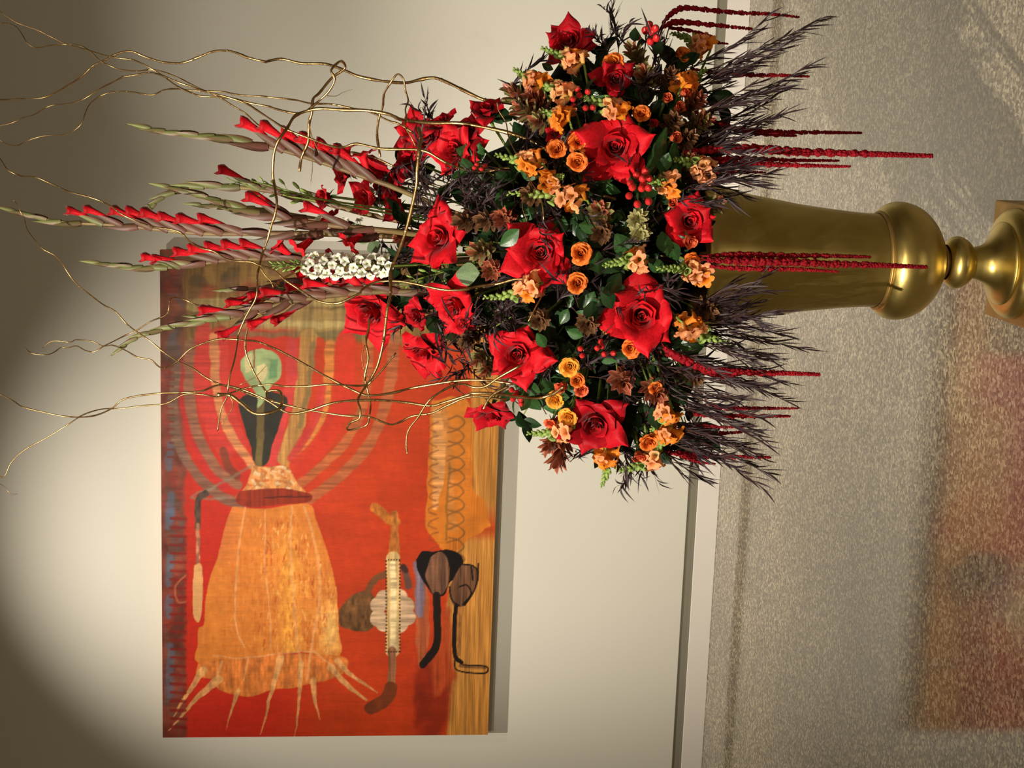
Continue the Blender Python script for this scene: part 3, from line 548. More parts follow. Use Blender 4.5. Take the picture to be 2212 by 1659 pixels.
for a in [
 (1255, 547, 36, (0, 0, 1), 'orange', 'small orange spray rose in the very middle, upper one of the pair', .7),
 (1247, 612, 36, (0, 0, 1), 'orange', 'small orange spray rose in the very middle, lower one of the pair', .7),
 (1322, 700, 34, (-.1, 0, 1), 'yellow', 'yellow orange spray rose touching the left side of the largest red rose', .8),
 (1361, 752, 30, (0, .2, 1), 'orange', 'small orange spray rose directly below the largest red rose', .5),
 (1230, 792, 33, (-.1, .1, 1), 'yellow', 'orange spray rose standing alone beside the dull red berries', .5),
 (1247, 822, 26, (0, .1, 1), 'orange', 'small orange rose just left of the coral bud on the bottom red rose', .4),
 (1256, 842, 26, (.1, .4, .9), 'coral', 'coral rose bud resting on the top of the bottom red rose', .3),
 (1212, 836, 22, (-.6, .3, .6), 'coral', 'closed coral rose bud at the tip of the gold branch', .2),
 (1198, 864, 33, (-.4, .5, .8), 'yellow', 'yellow orange spray rose directly below the closed coral bud', .6),
 (1228, 900, 32, (-.3, .5, .7), 'yellow', 'pale yellow rose squeezed behind the left side of the bottom red rose', .6),
 (1190, 914, 26, (-.4, .7, .5), 'coral', 'coral rose on the bottom outline, above the green snapdragon tip', .4),
 (1326, 138, 40, (-.3, -.3, .9), 'orange', 'open orange spray rose directly above a deep red rose near the top', .8),
 (1249, 306, 34, (-.2, -.1, 1), 'orange', 'orange spray rose touching the wide bright red rose, first of three orange ones', .7),
 (1203, 322, 33, (-.2, 0, 1), 'orange', 'orange spray rose, leftmost of the three beside the wide red rose', .6),
 (1247, 350, 33, (-.1, .1, 1), 'orange', 'orange spray rose lowest of the three left of the wide red rose', .7),
 (1386, 246, 30, (0, -.2, 1), 'orange', 'small amber rose right above the wide bright red rose', .6),
 (1458, 297, 20, (.5, -.1, .8), 'coral', 'peach coral rose bud right of the wide red rose among waxy leaves', .2),
 (1467, 232, 20, (.4, -.3, .8), 'coral', 'orange coral bud with green sepals in the upper right foliage', .2),
 (1440, 212, 18, (.2, -.3, .8), 'coral', 'little red orange bud in the dark foliage above the amber rose', .2),
 (1412, 268, 22, (.2, -.2, .9), 'dark', 'dark red closed bud beside the amber rose', .2),
 (1478, 200, 18, (.5, -.4, .7), 'coral', 'orange red bud with green sepals nearest the upper purple fringe', .2),
 (1494, 566, 30, (.3, .4, .8), 'orange', 'folded orange rose directly below the red rose at the vase rim', .5),
 (1490, 520, 24, (.4, .4, .8), 'coral', 'coral rosebud tucked under the red rose at the vase rim', .2),
 (1452, 438, 18, (.1, -.3, .9), 'coral', 'pink rosebud peeping out above the red rose at the vase rim', .2),
 (1400, 955, 34, (.1, .6, .7), 'orange', 'orange spray rose near the bottom outline beside the pale snapdragon', .6),
 (1380, 985, 30, (.1, .8, .4), 'coral', 'red and orange rose in side view at the bottom outline', .4),
 (1475, 118, 30, (.2, -.5, .8), 'orange', 'amber spray rose below the topmost snapdragon, by the hanging tassels', .6),
 (1415, 838, 24, (.1, .3, .9), 'orange', 'small orange bud among the waxy leaves right of the bottom red rose', .3),
]: rose(a[0], a[1], a[2], a[3], a[4], a[5], G2_, 'spray_rose', a[6], dz=.045 if a[0] == 1322 else -.02)

# ------------------------------------------------------------------ generic leaf meshes
def leaf_mesh(name, W, Ln, mat, bend=.3, fold=.25, c0=(1, 1, 1), c1=(1, 1, 1), edge=None, n=7, tip=1.0, m_=6, shp=1.0):
    V = []; cols = []
    for j in range(n+1):
        v = j/n; wv = W*math.sin(PI*min(1, (.04+.96*v))**tip)**shp*.5+.002*W
        for i in range(m_+1):
            u = 2*i/m_-1; V.append((u*wv, -bend*v*v*Ln+fold*abs(u)*wv*.8, v*Ln)); q = [c0[t]*(1-v)+c1[t]*v for t in range(3)]
            if edge: k = abs(u)**3; q = [q[t]*(1-k)+edge[t]*k for t in range(3)]
            else: q = [t*(1.25 if abs(u) < .1 else 1) for t in q]
            cols.append((*q, 1))
    F = [(j*(m_+1)+i, j*(m_+1)+i+1, (j+1)*(m_+1)+i+1, (j+1)*(m_+1)+i) for j in range(n) for i in range(m_)]
    return mesh(name, V, F, M[mat], True, cols)
def l3(c): r = lin(c); return tuple(float(v) for v in r)
OV = leaf_mesh('leaf', .62, 1, 'leaf', .25, .3); OVD = leaf_mesh('leaf', .6, 1, 'dleaf', .35, .3); EUC = leaf_mesh('leaf', .95, 1, 'euc', .1, .15); BLADE = leaf_mesh('leaf', .26, 1, 'leaf', .5, .2)
# waxy rosette leaves (green with a pink rim, or burgundy)
LG = leaf_mesh('leaf', .36, 1, 'leuc', -.12, -.45, l3((92, 102, 48)), l3((150, 160, 96)), l3((205, 130, 110)), 6, 1.3, 4, .5)
LR = leaf_mesh('leaf', .36, 1, 'leuc', -.12, -.45, l3((110, 80, 42)), l3((170, 84, 62)), l3((210, 130, 105)), 6, 1.3, 4, .5)
LP = leaf_mesh('leaf', .38, 1, 'leuc', -.2, -.4, l3((120, 120, 60)), l3((190, 185, 125)), l3((200, 190, 140)), 6, 1.35, 4, .55)
LD = leaf_mesh('leaf', .36, 1, 'leuc', -.12, -.45, l3((84, 72, 40)), l3((122, 92, 62)), l3((165, 108, 84)), 6, 1.3, 4, .5)
def waxy(x, y, rpx, fd, kind, label, dz=0, nl=30, op=1.0, cone=None):
    d = surf(x, y)+dz-.025; s_ = 1.18*rpx*d/FPX; fdv = idir(*fd); r_ = random.Random(int(x*3+y)); rt = root('leucadendron', at(x, y, d)-fdv*s_*.5, face(fdv), s_)
    tag(rt, label, 'flower', 'waxy leafed leucadendron heads')
    for i in range(nl):
        t = i/nl; a = i*2.4; el = (10+(46 if kind != 'p' else 66)*(t**.8)*op); ln = .55+.35*(1-abs(t-.45)*1.2); me = {'g': LG, 'r': LR, 'p': LP, 'd': LD}[kind]
        if kind == 'g' and t < .35 and r_.random() < .6: me = LR
        put('leaf', me, rt, T(0, 0, .45-1.25*t) @ RZ(a) @ RX(-R(el)) @ SC(ln*r_.uniform(.85, 1.1)))
    if kind == 'p' or cone: V = []; F = []; blob((0, 0, .42), (.12, .12, .16), V, F, 8, 5); put('cone', mesh('cone', V, F, M['bud']), rt)
    stemto(rt, mat='stem', rad=.002, start=(0, 0, -.8))
for a in [
 (1112, 205, 48, (-.75, -.45, .5), 'g', 'green and pink tipped waxy head, leftmost on the top outline'), (1128, 238, 44, (-.7, -.2, .6), 'g', 'green waxy head just below the leftmost top one'),
 (1150, 215, 42, (-.6, -.3, .7), 'r', 'reddish waxy head between the small snapdragons near the top'), (1162, 262, 38, (-.5, 0, .8), 'g', 'olive waxy head left of the small dark red rose'),
 (1368, 112, 40, (-.4, -.5, .7), 'g', 'olive waxy head standing up beside the topmost berry cluster'), (1392, 160, 44, (-.2, -.3, .9), 'g', 'olive waxy head right of the deep red rose near the top'),
 (1445, 165, 40, (.1, -.4, .9), 'd', 'brown green waxy head in the dark foliage below the amber snapdragon'), (1455, 262, 38, (.2, -.2, 1), 'd', 'brownish waxy head right of the amber rose'),
 (1505, 215, 42, (.4, -.3, .8), 'r', 'burgundy waxy head at the root of the upper purple fringe'), (1520, 262, 42, (.5, -.2, .8), 'g', 'green brown waxy head hanging out into the upper purple fringe'),
 (1485, 300, 40, (.4, -.1, .9), 'd', 'brown waxy head above the pink snapdragon beside the fringe'), (1490, 345, 34, (.3, 0, .9), 'g', 'pale green waxy rosette beside the pink snapdragon'),
 (1295, 455, 42, (-.2, -.1, 1), 'g', 'green waxy rosette left of the pale star rosettes, the upper of two'), (1300, 500, 40, (0, .1, 1), 'd', 'brown green waxy rosette left of the pale star rosettes, the lower of two'),
 (1378, 470, 30, (0, -.1, 1), 'p', 'pale yellow green star rosette below the berries, the upper of two'), (1384, 502, 28, (0, .1, 1), 'p', 'pale yellow green star rosette below the berries, the lower of two'),
 (1345, 828, 44, (.1, .35, .9), 'r', 'red and green waxy head below the largest red rose'), (1418, 850, 42, (.2, .35, .9), 'r', 'orange brown waxy head right of the bottom red rose'),
 (1545, 440, 38, (.5, -.1, .9), 'g', 'olive waxy rosette lying on the upper side of the vase rim'), (1530, 668, 38, (.4, .1, .9), 'd', 'dark brown waxy rosette at the lower side of the vase rim'),
 (1205, 988, 50, (-.3, .85, .4), 'r', 'burgundy pointed waxy head lowest on the bottom outline'), (1185, 962, 38, (-.5, .7, .5), 'r', 'dark red waxy sprig just above the lowest burgundy one'),
 (998, 478, 40, (-.6, 0, .8), 'd', "reddish brown waxy head right of the bright cupped rose's top"), (1085, 470, 40, (-.2, -.1, 1), 'r', 'dull red waxy head above the round green leaf'),
 (1045, 475, 36, (-.4, 0, .9), 'd', 'brown waxy head in the shade above the round green leaf'), (1060, 582, 36, (-.1, 0, 1), 'r', 'opened pink red head with a pale centre left of the middle rose'),
 (1030, 545, 40, (-.5, .1, .8), 'g', 'olive gold spiky head above the opened pink one'), (1035, 775, 40, (-.4, .4, .7), 'g', 'long green waxy head left of the open rose by the twigs'),
 (1010, 735, 36, (-.5, .4, .7), 'd', 'dark waxy head near the spiky red rose'), (1050, 800, 36, (-.4, .6, .6), 'g', 'green waxy head beside the gold branch fork'),
 (1140, 420, 36, (-.4, -.1, .9), 'd', "dusky waxy head right of the long peach snapdragon's tip"), (1270, 700, 38, (0, .1, 1), 'd', 'dusky waxy head below the orange pair'),
 (1165, 690, 36, (-.1, .1, 1), 'd', 'dusky waxy head between the two central red roses'), (870, 515, 36, (-.8, 0, .5), 'r', 'pinkish waxy tip at the foot of the gladiolus stems'),
 (1500, 815, 34, (.4, .4, .8), 'd', 'dusky waxy head at the root of the lower purple fringe')]: waxy(*a, cone=(a[5].startswith('opened')))

# ------------------------------------------------------------------ snapdragons
def floret_mesh(name, mat, c0, c1, c2, lobes=5, ln=1.0, flare=.62, ruf=.12):
    V = []; cols = []; n = 20; m_ = 8
    for j in range(m_+1):
        v = j/m_
        for i in range(n):
            a = 2*PI*i/n; lob = abs(math.cos(a*lobes/2)); r_ = .12+.11*v+flare*max(0, v-.55)**1.2*(.6+.9*lob)+.02*math.sin(a*3+v*4)
            z = ln*(v if v < .7 else .7+(v-.7)*(.1+.7*lob))-max(0, v-.75)*.8*lob+ruf*math.sin(a*7)*max(0, v-.6)
            V.append((r_*math.cos(a)*1.1, r_*math.sin(a)*.85, z)); q = [c0[t]*(1-v*2)+c1[t]*v*2 if v < .5 else c1[t]*(2-2*v)+c2[t]*(2*v-1) for t in range(3)]; cols.append((*q, 1))
    F = [(j*n+i, j*n+(i+1) % n, (j+1)*n+(i+1) % n, (j+1)*n+i) for j in range(m_) for i in range(n)]
    return mesh(name, V, F, M[mat], True, cols)
FP = floret_mesh('floret', 'peach', (.75, .9, .35), (1, .85, .6), (1.0, .8, .8)); FP2 = floret_mesh('floret', 'peach', (.8, 1, .5), (1, 1, .75), (1, .95, .85), 4, 1, .35)
FO = floret_mesh('floret', 'oflor', (.8, .9, .4), (1, .9, .7), (1, .85, .75)); FG = floret_mesh('floret', 'bud', (.9, 1, .8), (1, 1, 1), (1, 1, .9), 2, 1, .12, 0)
V = []; F = []; blob((0, 0, .5), (.36, .36, .55), V, F, 8, 5); BUD = mesh('bud', V, F, M['bud'])
def curved(x0, y0, x1, y1, d0, d1, bx=0, by=0, n=8):
    P = []
    for i in range(n+1): t = i/n; k = 4*t*(1-t); P.append(at(x0+(x1-x0)*t+bx*k, y0+(y1-y0)*t+by*k, d0+(d1-d0)*t))
    return P
def snap(x0, y0, x1, y1, kind, label, bx=0, by=0, w_=1.0, dz=-.03):
    d0, d1 = surf(x0, y0)+dz, surf(x1, y1)+dz; d0 = min(d0, d1+.05); P = curved(x0, y0, x1, y1, d0, d1, bx, by, 12); rt = root('snapdragon', P[-1])
    tag(rt, label, 'flower', 'snapdragon stems'); base_ = P[-1]; Q = [p-base_ for p in P]
    V, F = tube(Q+[CORE-base_], lambda t: .0012+.0014*t, 5); put('stem', mesh('stem', V, F, M['stem']), rt)
    Lm = sum((Q[i+1]-Q[i]).length for i in range(12)); r_ = random.Random(int(x0+y0*3)); nb = 20; nf = 11
    for i in range(nb+nf):
        t = (i*.55/(nb-1) if i < nb else .55+.45*(i-nb+.5)/nf); q = t*11.99; k = int(q); p = Q[k].lerp(Q[min(k+1, 12)], q-k); ax = (Q[max(k, 0)]-Q[min(k+1, 12)]).normalized()
        a = i*2.4+r_.random()*.5; side = face(ax) @ Vector((math.cos(a), math.sin(a), 0))
        if i < nb: sz = .0055+.0085*(i/nb); dr = (ax*1.0+side*.9).normalized(); me, nm = BUD, 'bud'
        else: sz = (.025+.008*((i-nb)/nf))*w_; dr = (side*1.0+ax*.45+CZ*.25).normalized(); me = (FG if i < nb+2 else (FP2 if i < nb+4 else {'p': r_.choice((FP, FP2, FP, FO)), 'o': r_.choice((FO, FO, FP)), 'w': r_.choice((FP2, FP2, FP))}[kind])); nm = 'floret'
        put(nm, me, rt, Matrix.Translation(p+dr*.001) @ face(dr, r_.random()*6).to_matrix().to_4x4() @ SC(sz))
for a in [
 (1172, 104, 1262, 140, 'p', 'snapdragon with green tip crossing in front of the topmost red rose', 0, 0), (1156, 180, 1236, 215, 'p', 'snapdragon with yellow green tip below the topmost red rose', 0, -6),
 (1236, 207, 1350, 258, 'p', 'long snapdragon with pale florets right above the wide bright rose', 10, -8), (1073, 334, 1170, 352, 'p', 'snapdragon between the gold branches, left of the three orange roses', 0, 4),
 (1100, 418, 1268, 432, 'p', 'longest peach snapdragon, level in front of the dark middle above the star-like rose', 0, -4), (1306, 574, 1400, 560, 'p', 'snapdragon directly above the largest red rose', 0, -4),
 (1422, 580, 1530, 592, 'p', 'snapdragon whose florets touch the gold vase below the rim rose', 0, -4), (1048, 642, 1170, 612, 'p', 'snapdragon below the star-like middle rose', 0, 8),
 (1142, 936, 1240, 925, 'w', 'green snapdragon tip sticking out at the bottom outline, left of the bottom rose', 0, 4), (1300, 1048, 1308, 968, 'o', 'snapdragon bending straight down out of the bouquet, the lowest one', 8, 0),
 (1336, 1016, 1430, 975, 'w', 'pale green snapdragon along the bottom outline, right of the lowest one', 0, 8), (1408, 928, 1452, 880, 'o', 'amber snapdragon above the bottom outline, right of the bottom red rose', 0, 0),
 (1582, 742, 1468, 692, 'o', 'amber snapdragon with a green tip pointing right below the vase', 0, 8), (1452, 345, 1536, 378, 'p', 'pink snapdragon above the red rose at the vase rim, beside the fringe', 0, -8),
 (1452, 72, 1535, 108, 'o', 'amber snapdragon nearest the top edge, beneath the arching tassels', 0, -4), (1112, 150, 1172, 190, 'p', 'short pink snapdragon at the top outline, left of the topmost rose', 0, 0),
 (1415, 980, 1452, 920, 'o', 'amber snapdragon stub at the bottom outline', 0, 0), (1170, 240, 1230, 262, 'o', 'amber snapdragon behind the waxy heads near the top outline', 0, 0), (1525, 150, 1470, 190, 'o', 'orange snapdragon drooping at the root of the upper fringe', 0, 0), (1215, 380, 1170, 400, 'o', 'small amber snapdragon behind the longest peach one', 0, 0), (1400, 390, 1460, 400, 'o', 'amber snapdragon just above the red rose at the vase rim', 0, 0)]: snap(*a)

# ------------------------------------------------------------------ larkspur
V = []; F = []; cols = []
for k in range(5):
    a0 = 2*PI*k/5; b0 = len(V)
    for j in range(4):
        for i in range(4):
            v = j/3; u = i/3*2-1; r_ = .12+.75*v; wd = .42*math.sin(PI*(.12+.78*v)); V.append((r_*math.cos(a0)-u*wd*math.sin(a0), r_*math.sin(a0)+u*wd*math.cos(a0), .5*math.sin(v*2.4)-.25*v+.16*u*u+.1*math.sin(k*5+u*3+v*4))); cols.append((1, 1, 1, 1) if v > .2 else (.75, .85, .5, 1))
    F += [(b0+j*4+i, b0+j*4+i+1, b0+(j+1)*4+i+1, b0+(j+1)*4+i) for j in range(3) for i in range(3)]
LK = mesh('floret', V, F, M['white'], True, cols)
def lark(x0, y0, x1, y1, label, nb, nf, d=3.1, spread=22, by=0):
    P = curved(x0, y0, x1, y1, d, d+.02, 0, by, 12); rt = root('larkspur', P[-1]); tag(rt, label, 'flower', 'larkspur stems'); b_ = P[-1]; Q = [p-b_ for p in P]
    V, F = tube(Q+[at(x1+150, y1+(545-y1)*.2, 3.2)-b_, CORE-b_], lambda t: .0012+.0012*t, 5)
    r_ = random.Random(int(x0)); N = nb+nf; todo = []
    for i in range(N):
        t = (i+.3)/N; q = t*12; k = min(11, int(q)); p = Q[k].lerp(Q[k+1], q-k); ax = (Q[k]-Q[k+1]).normalized(); a = i*2.4; side = face(ax) @ Vector((math.cos(a), math.sin(a), 0))
        px = d/FPX; bud_ = i < nb; ln = (5+13*min(1, t*2.2) if bud_ else spread)*px*r_.uniform(.7, 1.1); dr = (side+ax*(.8 if bud_ else .3)).normalized(); e = p+dr*ln; tube([p, p.lerp(e, .5)+ax*ln*.1, e], .0007, 4, V, F)
        if bud_: put('bud', BUD, rt, Matrix.Translation(e) @ face((dr+ax*.6)).to_matrix().to_4x4() @ SC(.008*(.6+t), .008*(.6+t), .014*(.6+t)))
        else: put('floret', LK, rt, Matrix.Translation(e) @ face((dr+CZ*.8), r_.random()*6).to_matrix().to_4x4() @ SC(.0115))
    put('stem', mesh('stem', V, F, M['stem']), rt)
lark(588, 574, 850, 574, 'white larkspur spike with pale green buds in front of the painting edge', 20, 52, 3.0, 22)
lark(548, 392, 690, 430, 'green larkspur bud spray left of the closed red rose bud', 14, 0, 3.12)
lark(636, 486, 800, 492, 'small white larkspur behind the tallest gladiolus', 3, 12, 3.26, 16)
lark(860, 615, 1000, 575, 'green larkspur tip right of the white larkspur', 12, 0, 3.05)
lark(600, 620, 700, 640, 'thin green bud spray beside the lower gladiolus', 8, 0, 3.22)
lark(780, 400, 860, 470, 'white larkspur peeking out between the upper red roses', 2, 14, 3.24, 18)
lark(495, 388, 600, 420, 'faint green bud spray behind the upper gladiolus', 8, 0, 3.3)

# ------------------------------------------------------------------ gladioli
def glad_meshes():
    def bract(c0, c1, c2):
        V = []; cols = []; n = 10
        for j in range(9):
            v = j/8; r_ = .115*math.sin(PI*(.16+.84*v)**.7)+.004; op = 2.6-1.2*v
            for i in range(n+1): a = (i/n*2-1)*op; V.append((r_*math.cos(a)+.12*v*v, r_*math.sin(a)*.8, v)); k = v; q = [c0[t]*(1-k)+c1[t]*k for t in range(3)]; e = abs(i/n*2-1)**4; cols.append((*[q[t]*(1-e)+c2[t]*e for t in range(3)], 1))
        F = [(j*(n+1)+i, j*(n+1)+i+1, (j+1)*(n+1)+i+1, (j+1)*(n+1)+i) for j in range(8) for i in range(n)]; return mesh('sheath', V, F, M['bract'], True, cols)
    g = bract(l3((110, 112, 70)), l3((120, 138, 70)), l3((120, 84, 72))); b = bract(l3((112, 76, 60)), l3((98, 96, 76)), l3((110, 60, 56)))
    V = []; cols = []; n = 14
    for j in range(9):
        v = j/8
        for i in range(n): a = 2*PI*i/n; r_ = (.05+.085*v)*(1+.22*v*math.sin(5*a+v*2))+.10*max(0, v-.72)*(1+2*abs(math.sin(a*2.5))); V.append((r_*math.cos(a)+.14*v*v, r_*math.sin(a), v*1.2+(.16*math.sin(a*3+1)+.12*math.sin(a*7))*max(0, v-.55)*1.6)); cols.append((.9, .9, .9, 1) if v < .8 else (.6, .5, .5, 1))
    V.append((.1, 0, 1.1)); cols.append((.35, .3, .3, 1)); F = [(j*n+i, j*n+(i+1) % n, (j+1)*n+(i+1) % n, (j+1)*n+i) for j in range(8) for i in range(n)]+[(8*n+i, 8*n+(i+1) % n, 9*n) for i in range(n)]
    return g, b, mesh('bud', V, F, M['red'], True, cols)
GB, GR_, GBUD = glad_meshes()
GBLOOM = floret_mesh('bloom', 'red', (.6, .5, .5), (1, 1, 1), (1, 1.3, 1), 6, 1.0, .75, .2)
M['gstem'] = organic('gladiolus_stem', (110, 82, 62), (128, 112, 66), 20, .45, .3)
def glad(pts, d, label, reds, n=16, side=-1, tipgreen=.42, sz=1.0, blooms=()):
    P = catmull([at(x, y, d) for x, y in pts], 6); rt = root('gladiolus', P[-1]); tag(rt, label, 'flower', 'tall gladiolus spikes'); b_ = P[-1]; Q = [p-b_ for p in P]; N = len(Q)-1
    V, F = tube(Q+[at(1180, 545, 3.2)-b_, CORE-b_], lambda t: .0016+.0042*min(1, t*1.3), 7); put('stem', mesh('stem', V, F, M['gstem']), rt)
    for i in range(n):
        t = ((i+.8)/n)*.93+.03; q = t*N; k = min(N-1, int(q)); p = Q[k].lerp(Q[k+1], q-k); ax = (Q[k]-Q[k+1]).normalized()
        alt = side if i % 3 else -side; sd = (-CY*alt*-1); sd = (CY*(-alt)); sd = (sd-ax*sd.dot(ax)).normalized()*(1 if i % 3 else .6)+CZ*(.35 if i % 2 else -.2)
        ln = (40+46*min(1, t*1.8))*d/FPX*sz; open_ = .16+.16*t
        if i in reds: b_s = 1 if (side > 0 or i % 2) else -1; sd = (CY*b_s-ax*(CY*b_s).dot(ax)).normalized()*.95+CZ*(.35 if i % 2 else .1); open_ = .5
        dr = (ax+sd*open_).normalized()
        xax = -(sd-dr*sd.dot(dr)).normalized(); yax = dr.cross(xax); mm = Matrix.Identity(4)
        for c_, v in enumerate((xax, yax, dr, p)):
            for r_ in range(3): mm[r_][c_] = v[r_]
        put('sheath', GB if t < tipgreen else GR_, rt, mm @ SC(ln*1.0, ln*1.0, ln))
        if i in reds: put('bud', GBUD, rt, mm @ SC(ln) @ T(.02, 0, .46) @ SC(.85, .85, .56))
        if i in blooms: put('bloom', GBLOOM, rt, mm @ SC(ln) @ T(-.05, 0, .3) @ RY(R(-30)) @ SC(.045/ln))
glad([(290, 270), (345, 281), (410, 290), (480, 297), (555, 312), (620, 327), (700, 352), (770, 376), (840, 400)], 3.14, 'topmost gladiolus with red buds, in front of the bare wall', (8, 9, 10, 11, 12, 13), 14, 1, .5, 1.15, (12, 13))
glad([(335, 398), (400, 412), (470, 433), (540, 455), (620, 474), (720, 487), (850, 500)], 3.06, 'green tipped gladiolus with closed brown sheaths, second from the top', (9, 12), 14, 1, .55, 1.1, (13,))
glad([(318, 458), (350, 428), (400, 408), (470, 403), (550, 408), (650, 425), (780, 460)], 3.3, 'thin gladiolus with an arching drooping tip behind the green tipped one', (7,), 11, -1, .7, 1)
glad([(3, 449), (60, 463), (130, 479), (250, 486), (340, 495), (440, 504), (560, 504), (720, 506), (880, 512)], 3.1, 'gladiolus reaching the left edge, with a row of red buds along its top', (6, 7, 9, 10, 11, 12, 13, 14), 20, 1, .35, 1.05, (17, 18))
glad([(402, 440), (480, 446), (560, 452), (660, 470), (800, 495)], 3.32, 'short dark green gladiolus tip behind the tallest one', (6,), 10, 1, .6, .9)
glad([(185, 565), (250, 572), (320, 578), (400, 576), (480, 563), (580, 558), (700, 562), (860, 575)], 3.16, 'gladiolus with a feathery green tip in front of the painting corner', (7, 8, 10, 11, 12, 13, 14), 19, 1, .5, 1.0, (15, 16))
glad([(240, 768), (300, 728), (370, 707), (450, 692), (520, 680), (600, 658), (700, 640), (830, 630), (980, 632)], 3.08, "lowest gladiolus, slanting down across the painting's corner", (9, 10, 12, 13, 15), 19, -1, .5, 1.0, (16,))
glad([(408, 684), (480, 684), (560, 668), (640, 650), (760, 625), (900, 610)], 3.2, 'short gladiolus lying along the lowest one, over the painting', (3, 5, 7, 8, 9), 13, -1, .35, 1.0, (10, 11))
glad([(470, 628), (560, 622), (650, 610), (760, 600), (900, 600)], 3.24, 'gladiolus with red buds hidden behind the white larkspur', (2, 4, 6, 7, 8), 11, -1, .1, 1.0, (9,))

# ------------------------------------------------------------------ hypericum berries
V, F = grid(10, 7, lambda u, v: Vector(((math.sin(PI*v)**.8)*.5*math.cos(2*PI*u), (math.sin(PI*v)**.8)*.5*math.sin(2*PI*u), -.55*math.cos(PI*v)+(.12*(v > .95)))), True); BERRY = mesh('berry', V, F, M['berry'])
def berries(x, y, pts, fd, label, dz=-.05, r_px=8.5):
    d = surf(x, y)+dz; p0 = at(x, y, d+.05); rt = root('hypericum_sprig', p0); tag(rt, label, 'berries', 'hypericum berry sprigs'); V = []; F = []
    tube([Vector((0, 0, 0)), (CORE-p0)*.5+CZ*.01, CORE-p0], .0014, 5, V, F)
    for k, (a, b) in enumerate(pts):
        e = at(a, b, d-.012*(k % 3))-p0; tube([Vector((0, 0, 0)), e*.5+idir(*fd)*-.008, e], .0009, 4, V, F); dr = (e.normalized()+idir(*fd)*.8).normalized(); s_ = r_px*2*d/FPX
        be = put('berry', BERRY, rt, Matrix.Translation(e) @ face(dr).to_matrix().to_4x4() @ SC(s_, s_, s_*1.15))
        for q in range(3): put('sepal', sepal, be, T(0, 0, -.52) @ RZ(q*2.1) @ RX(R(-60)) @ SC(.9))
    put('stem', mesh('stem', V, F, M['dstem']), rt)
    for k in range(4): a = k*1.6+.4; q = face(idir(math.cos(a)+fd[0], math.sin(a)+fd[1], .5), 0); put('leaf', OV, rt, Matrix.Translation((0, 0, 0)) @ q.to_matrix().to_4x4() @ SC(.04))
berries(1395, 90, [(1376, 79), (1403, 54), (1416, 62), (1394, 66), (1405, 90), (1418, 82), (1410, 70)], (-.3, -.5, .8), 'red berry cluster nearest the top edge, beside the arching tassels')
berries(1262, 205, [(1248, 192), (1270, 198), (1238, 214), (1238, 228), (1265, 233), (1266, 273), (1252, 206), (1281, 232)], (0, -.2, 1), 'loose red berries below the small snapdragons near the top', -.04, 7)
berries(1385, 395, [(1375, 378), (1394, 370), (1388, 386), (1402, 386), (1362, 396), (1366, 405), (1390, 398), (1386, 407), (1401, 406), (1359, 423), (1401, 435), (1377, 441)], (0, 0, 1), 'big red berry cluster directly below the wide bright red rose')
berries(1290, 765, [(1258, 768), (1300, 748), (1290, 752), (1325, 763), (1305, 765), (1254, 753), (1298, 738)], (0, .2, 1), 'dull red berries below the largest red rose', -.02, 6.5)
berries(1115, 852, [(1105, 842), (1112, 856), (1125, 862), (1116, 848), (1126, 872), (1108, 862)], (-.1, .6, .8), "dark red berries beside the side view rose over the painting's edge", -.02, 6.5)
berries(1125, 370, [(1030, 355), (1040, 365), (1025, 362), (1048, 358)], (-.3, 0, .9), 'small bright berries beside the ruffled red rose', -.02, 5)

# ------------------------------------------------------------------ green leaves
def leafsprig(name, x, y, lst, me, label, cat, group, dz=-.02, mat='stem'):
    d = surf(x, y)+dz; p0 = at(x, y, d+.05); rt = root(name, p0); tag(rt, label, cat, group); V, F = tube([Vector((0, 0, 0)), (CORE-p0)*.5, CORE-p0], .0014, 5); put('stem', mesh('stem', V, F, M[mat]), rt)
    for (a, b, ln, ang, rl) in lst:
        e = at(a, b, d)-p0; dr = idir(math.cos(R(ang)), math.sin(R(ang)), .25); q = dr.to_track_quat('Z', 'Y'); nrm = (CZ-dr*CZ.dot(dr)).normalized(); xa = nrm.cross(dr)*-1; mm = Matrix.Identity(4)
        for c_, v in enumerate((xa*-1, nrm*-1, dr, e)):
            for r_ in range(3): mm[r_][c_] = v[r_]
        put('leaf', me, rt, mm @ RZ(R(rl)) @ SC(ln*d/FPX))
GL = 'green leaf sprigs'
leafsprig('salal_sprig', 1105, 520, [(1080, 530, 58, -35, 10)], OV, 'single large rounded green leaf, left of the star-like middle rose', 'leaf', GL, -.05)
leafsprig('salal_sprig', 1390, 400, [(1372, 372, 55, 90, 25), (1420, 392, 60, 130, -20), (1430, 372, 45, -70, 10)], OV, 'green leaves around the big red berry cluster', 'leaf', GL, .0)
leafsprig('blade_leaf_sprig', 1400, 340, [(1440, 275, 150, 110, 30), (1420, 290, 150, 95, -30), (1460, 300, 120, 100, 20), (1430, 360, 90, 80, 0)], BLADE, 'long dark green blades arching beside the wide bright red rose', 'leaf', GL, .02)
leafsprig('salal_sprig', 1280, 510, [(1250, 485, 60, 10, 20), (1330, 505, 70, 60, -10), (1290, 540, 60, 90, 10), (1320, 560, 60, 150, -20)], OV, 'striped green leaves directly below the two waxy rosettes', 'leaf', GL, 0)
leafsprig('salal_sprig', 1320, 590, [(1290, 560, 60, 40, 20), (1340, 590, 60, 120, 10), (1300, 620, 60, 60, -20), (1350, 620, 60, 170, 10), (1280, 650, 55, 100, 0), (1330, 560, 50, -40, 0)], OVD, 'dark glossy leaves right of the central orange pair', 'leaf', GL, .0)
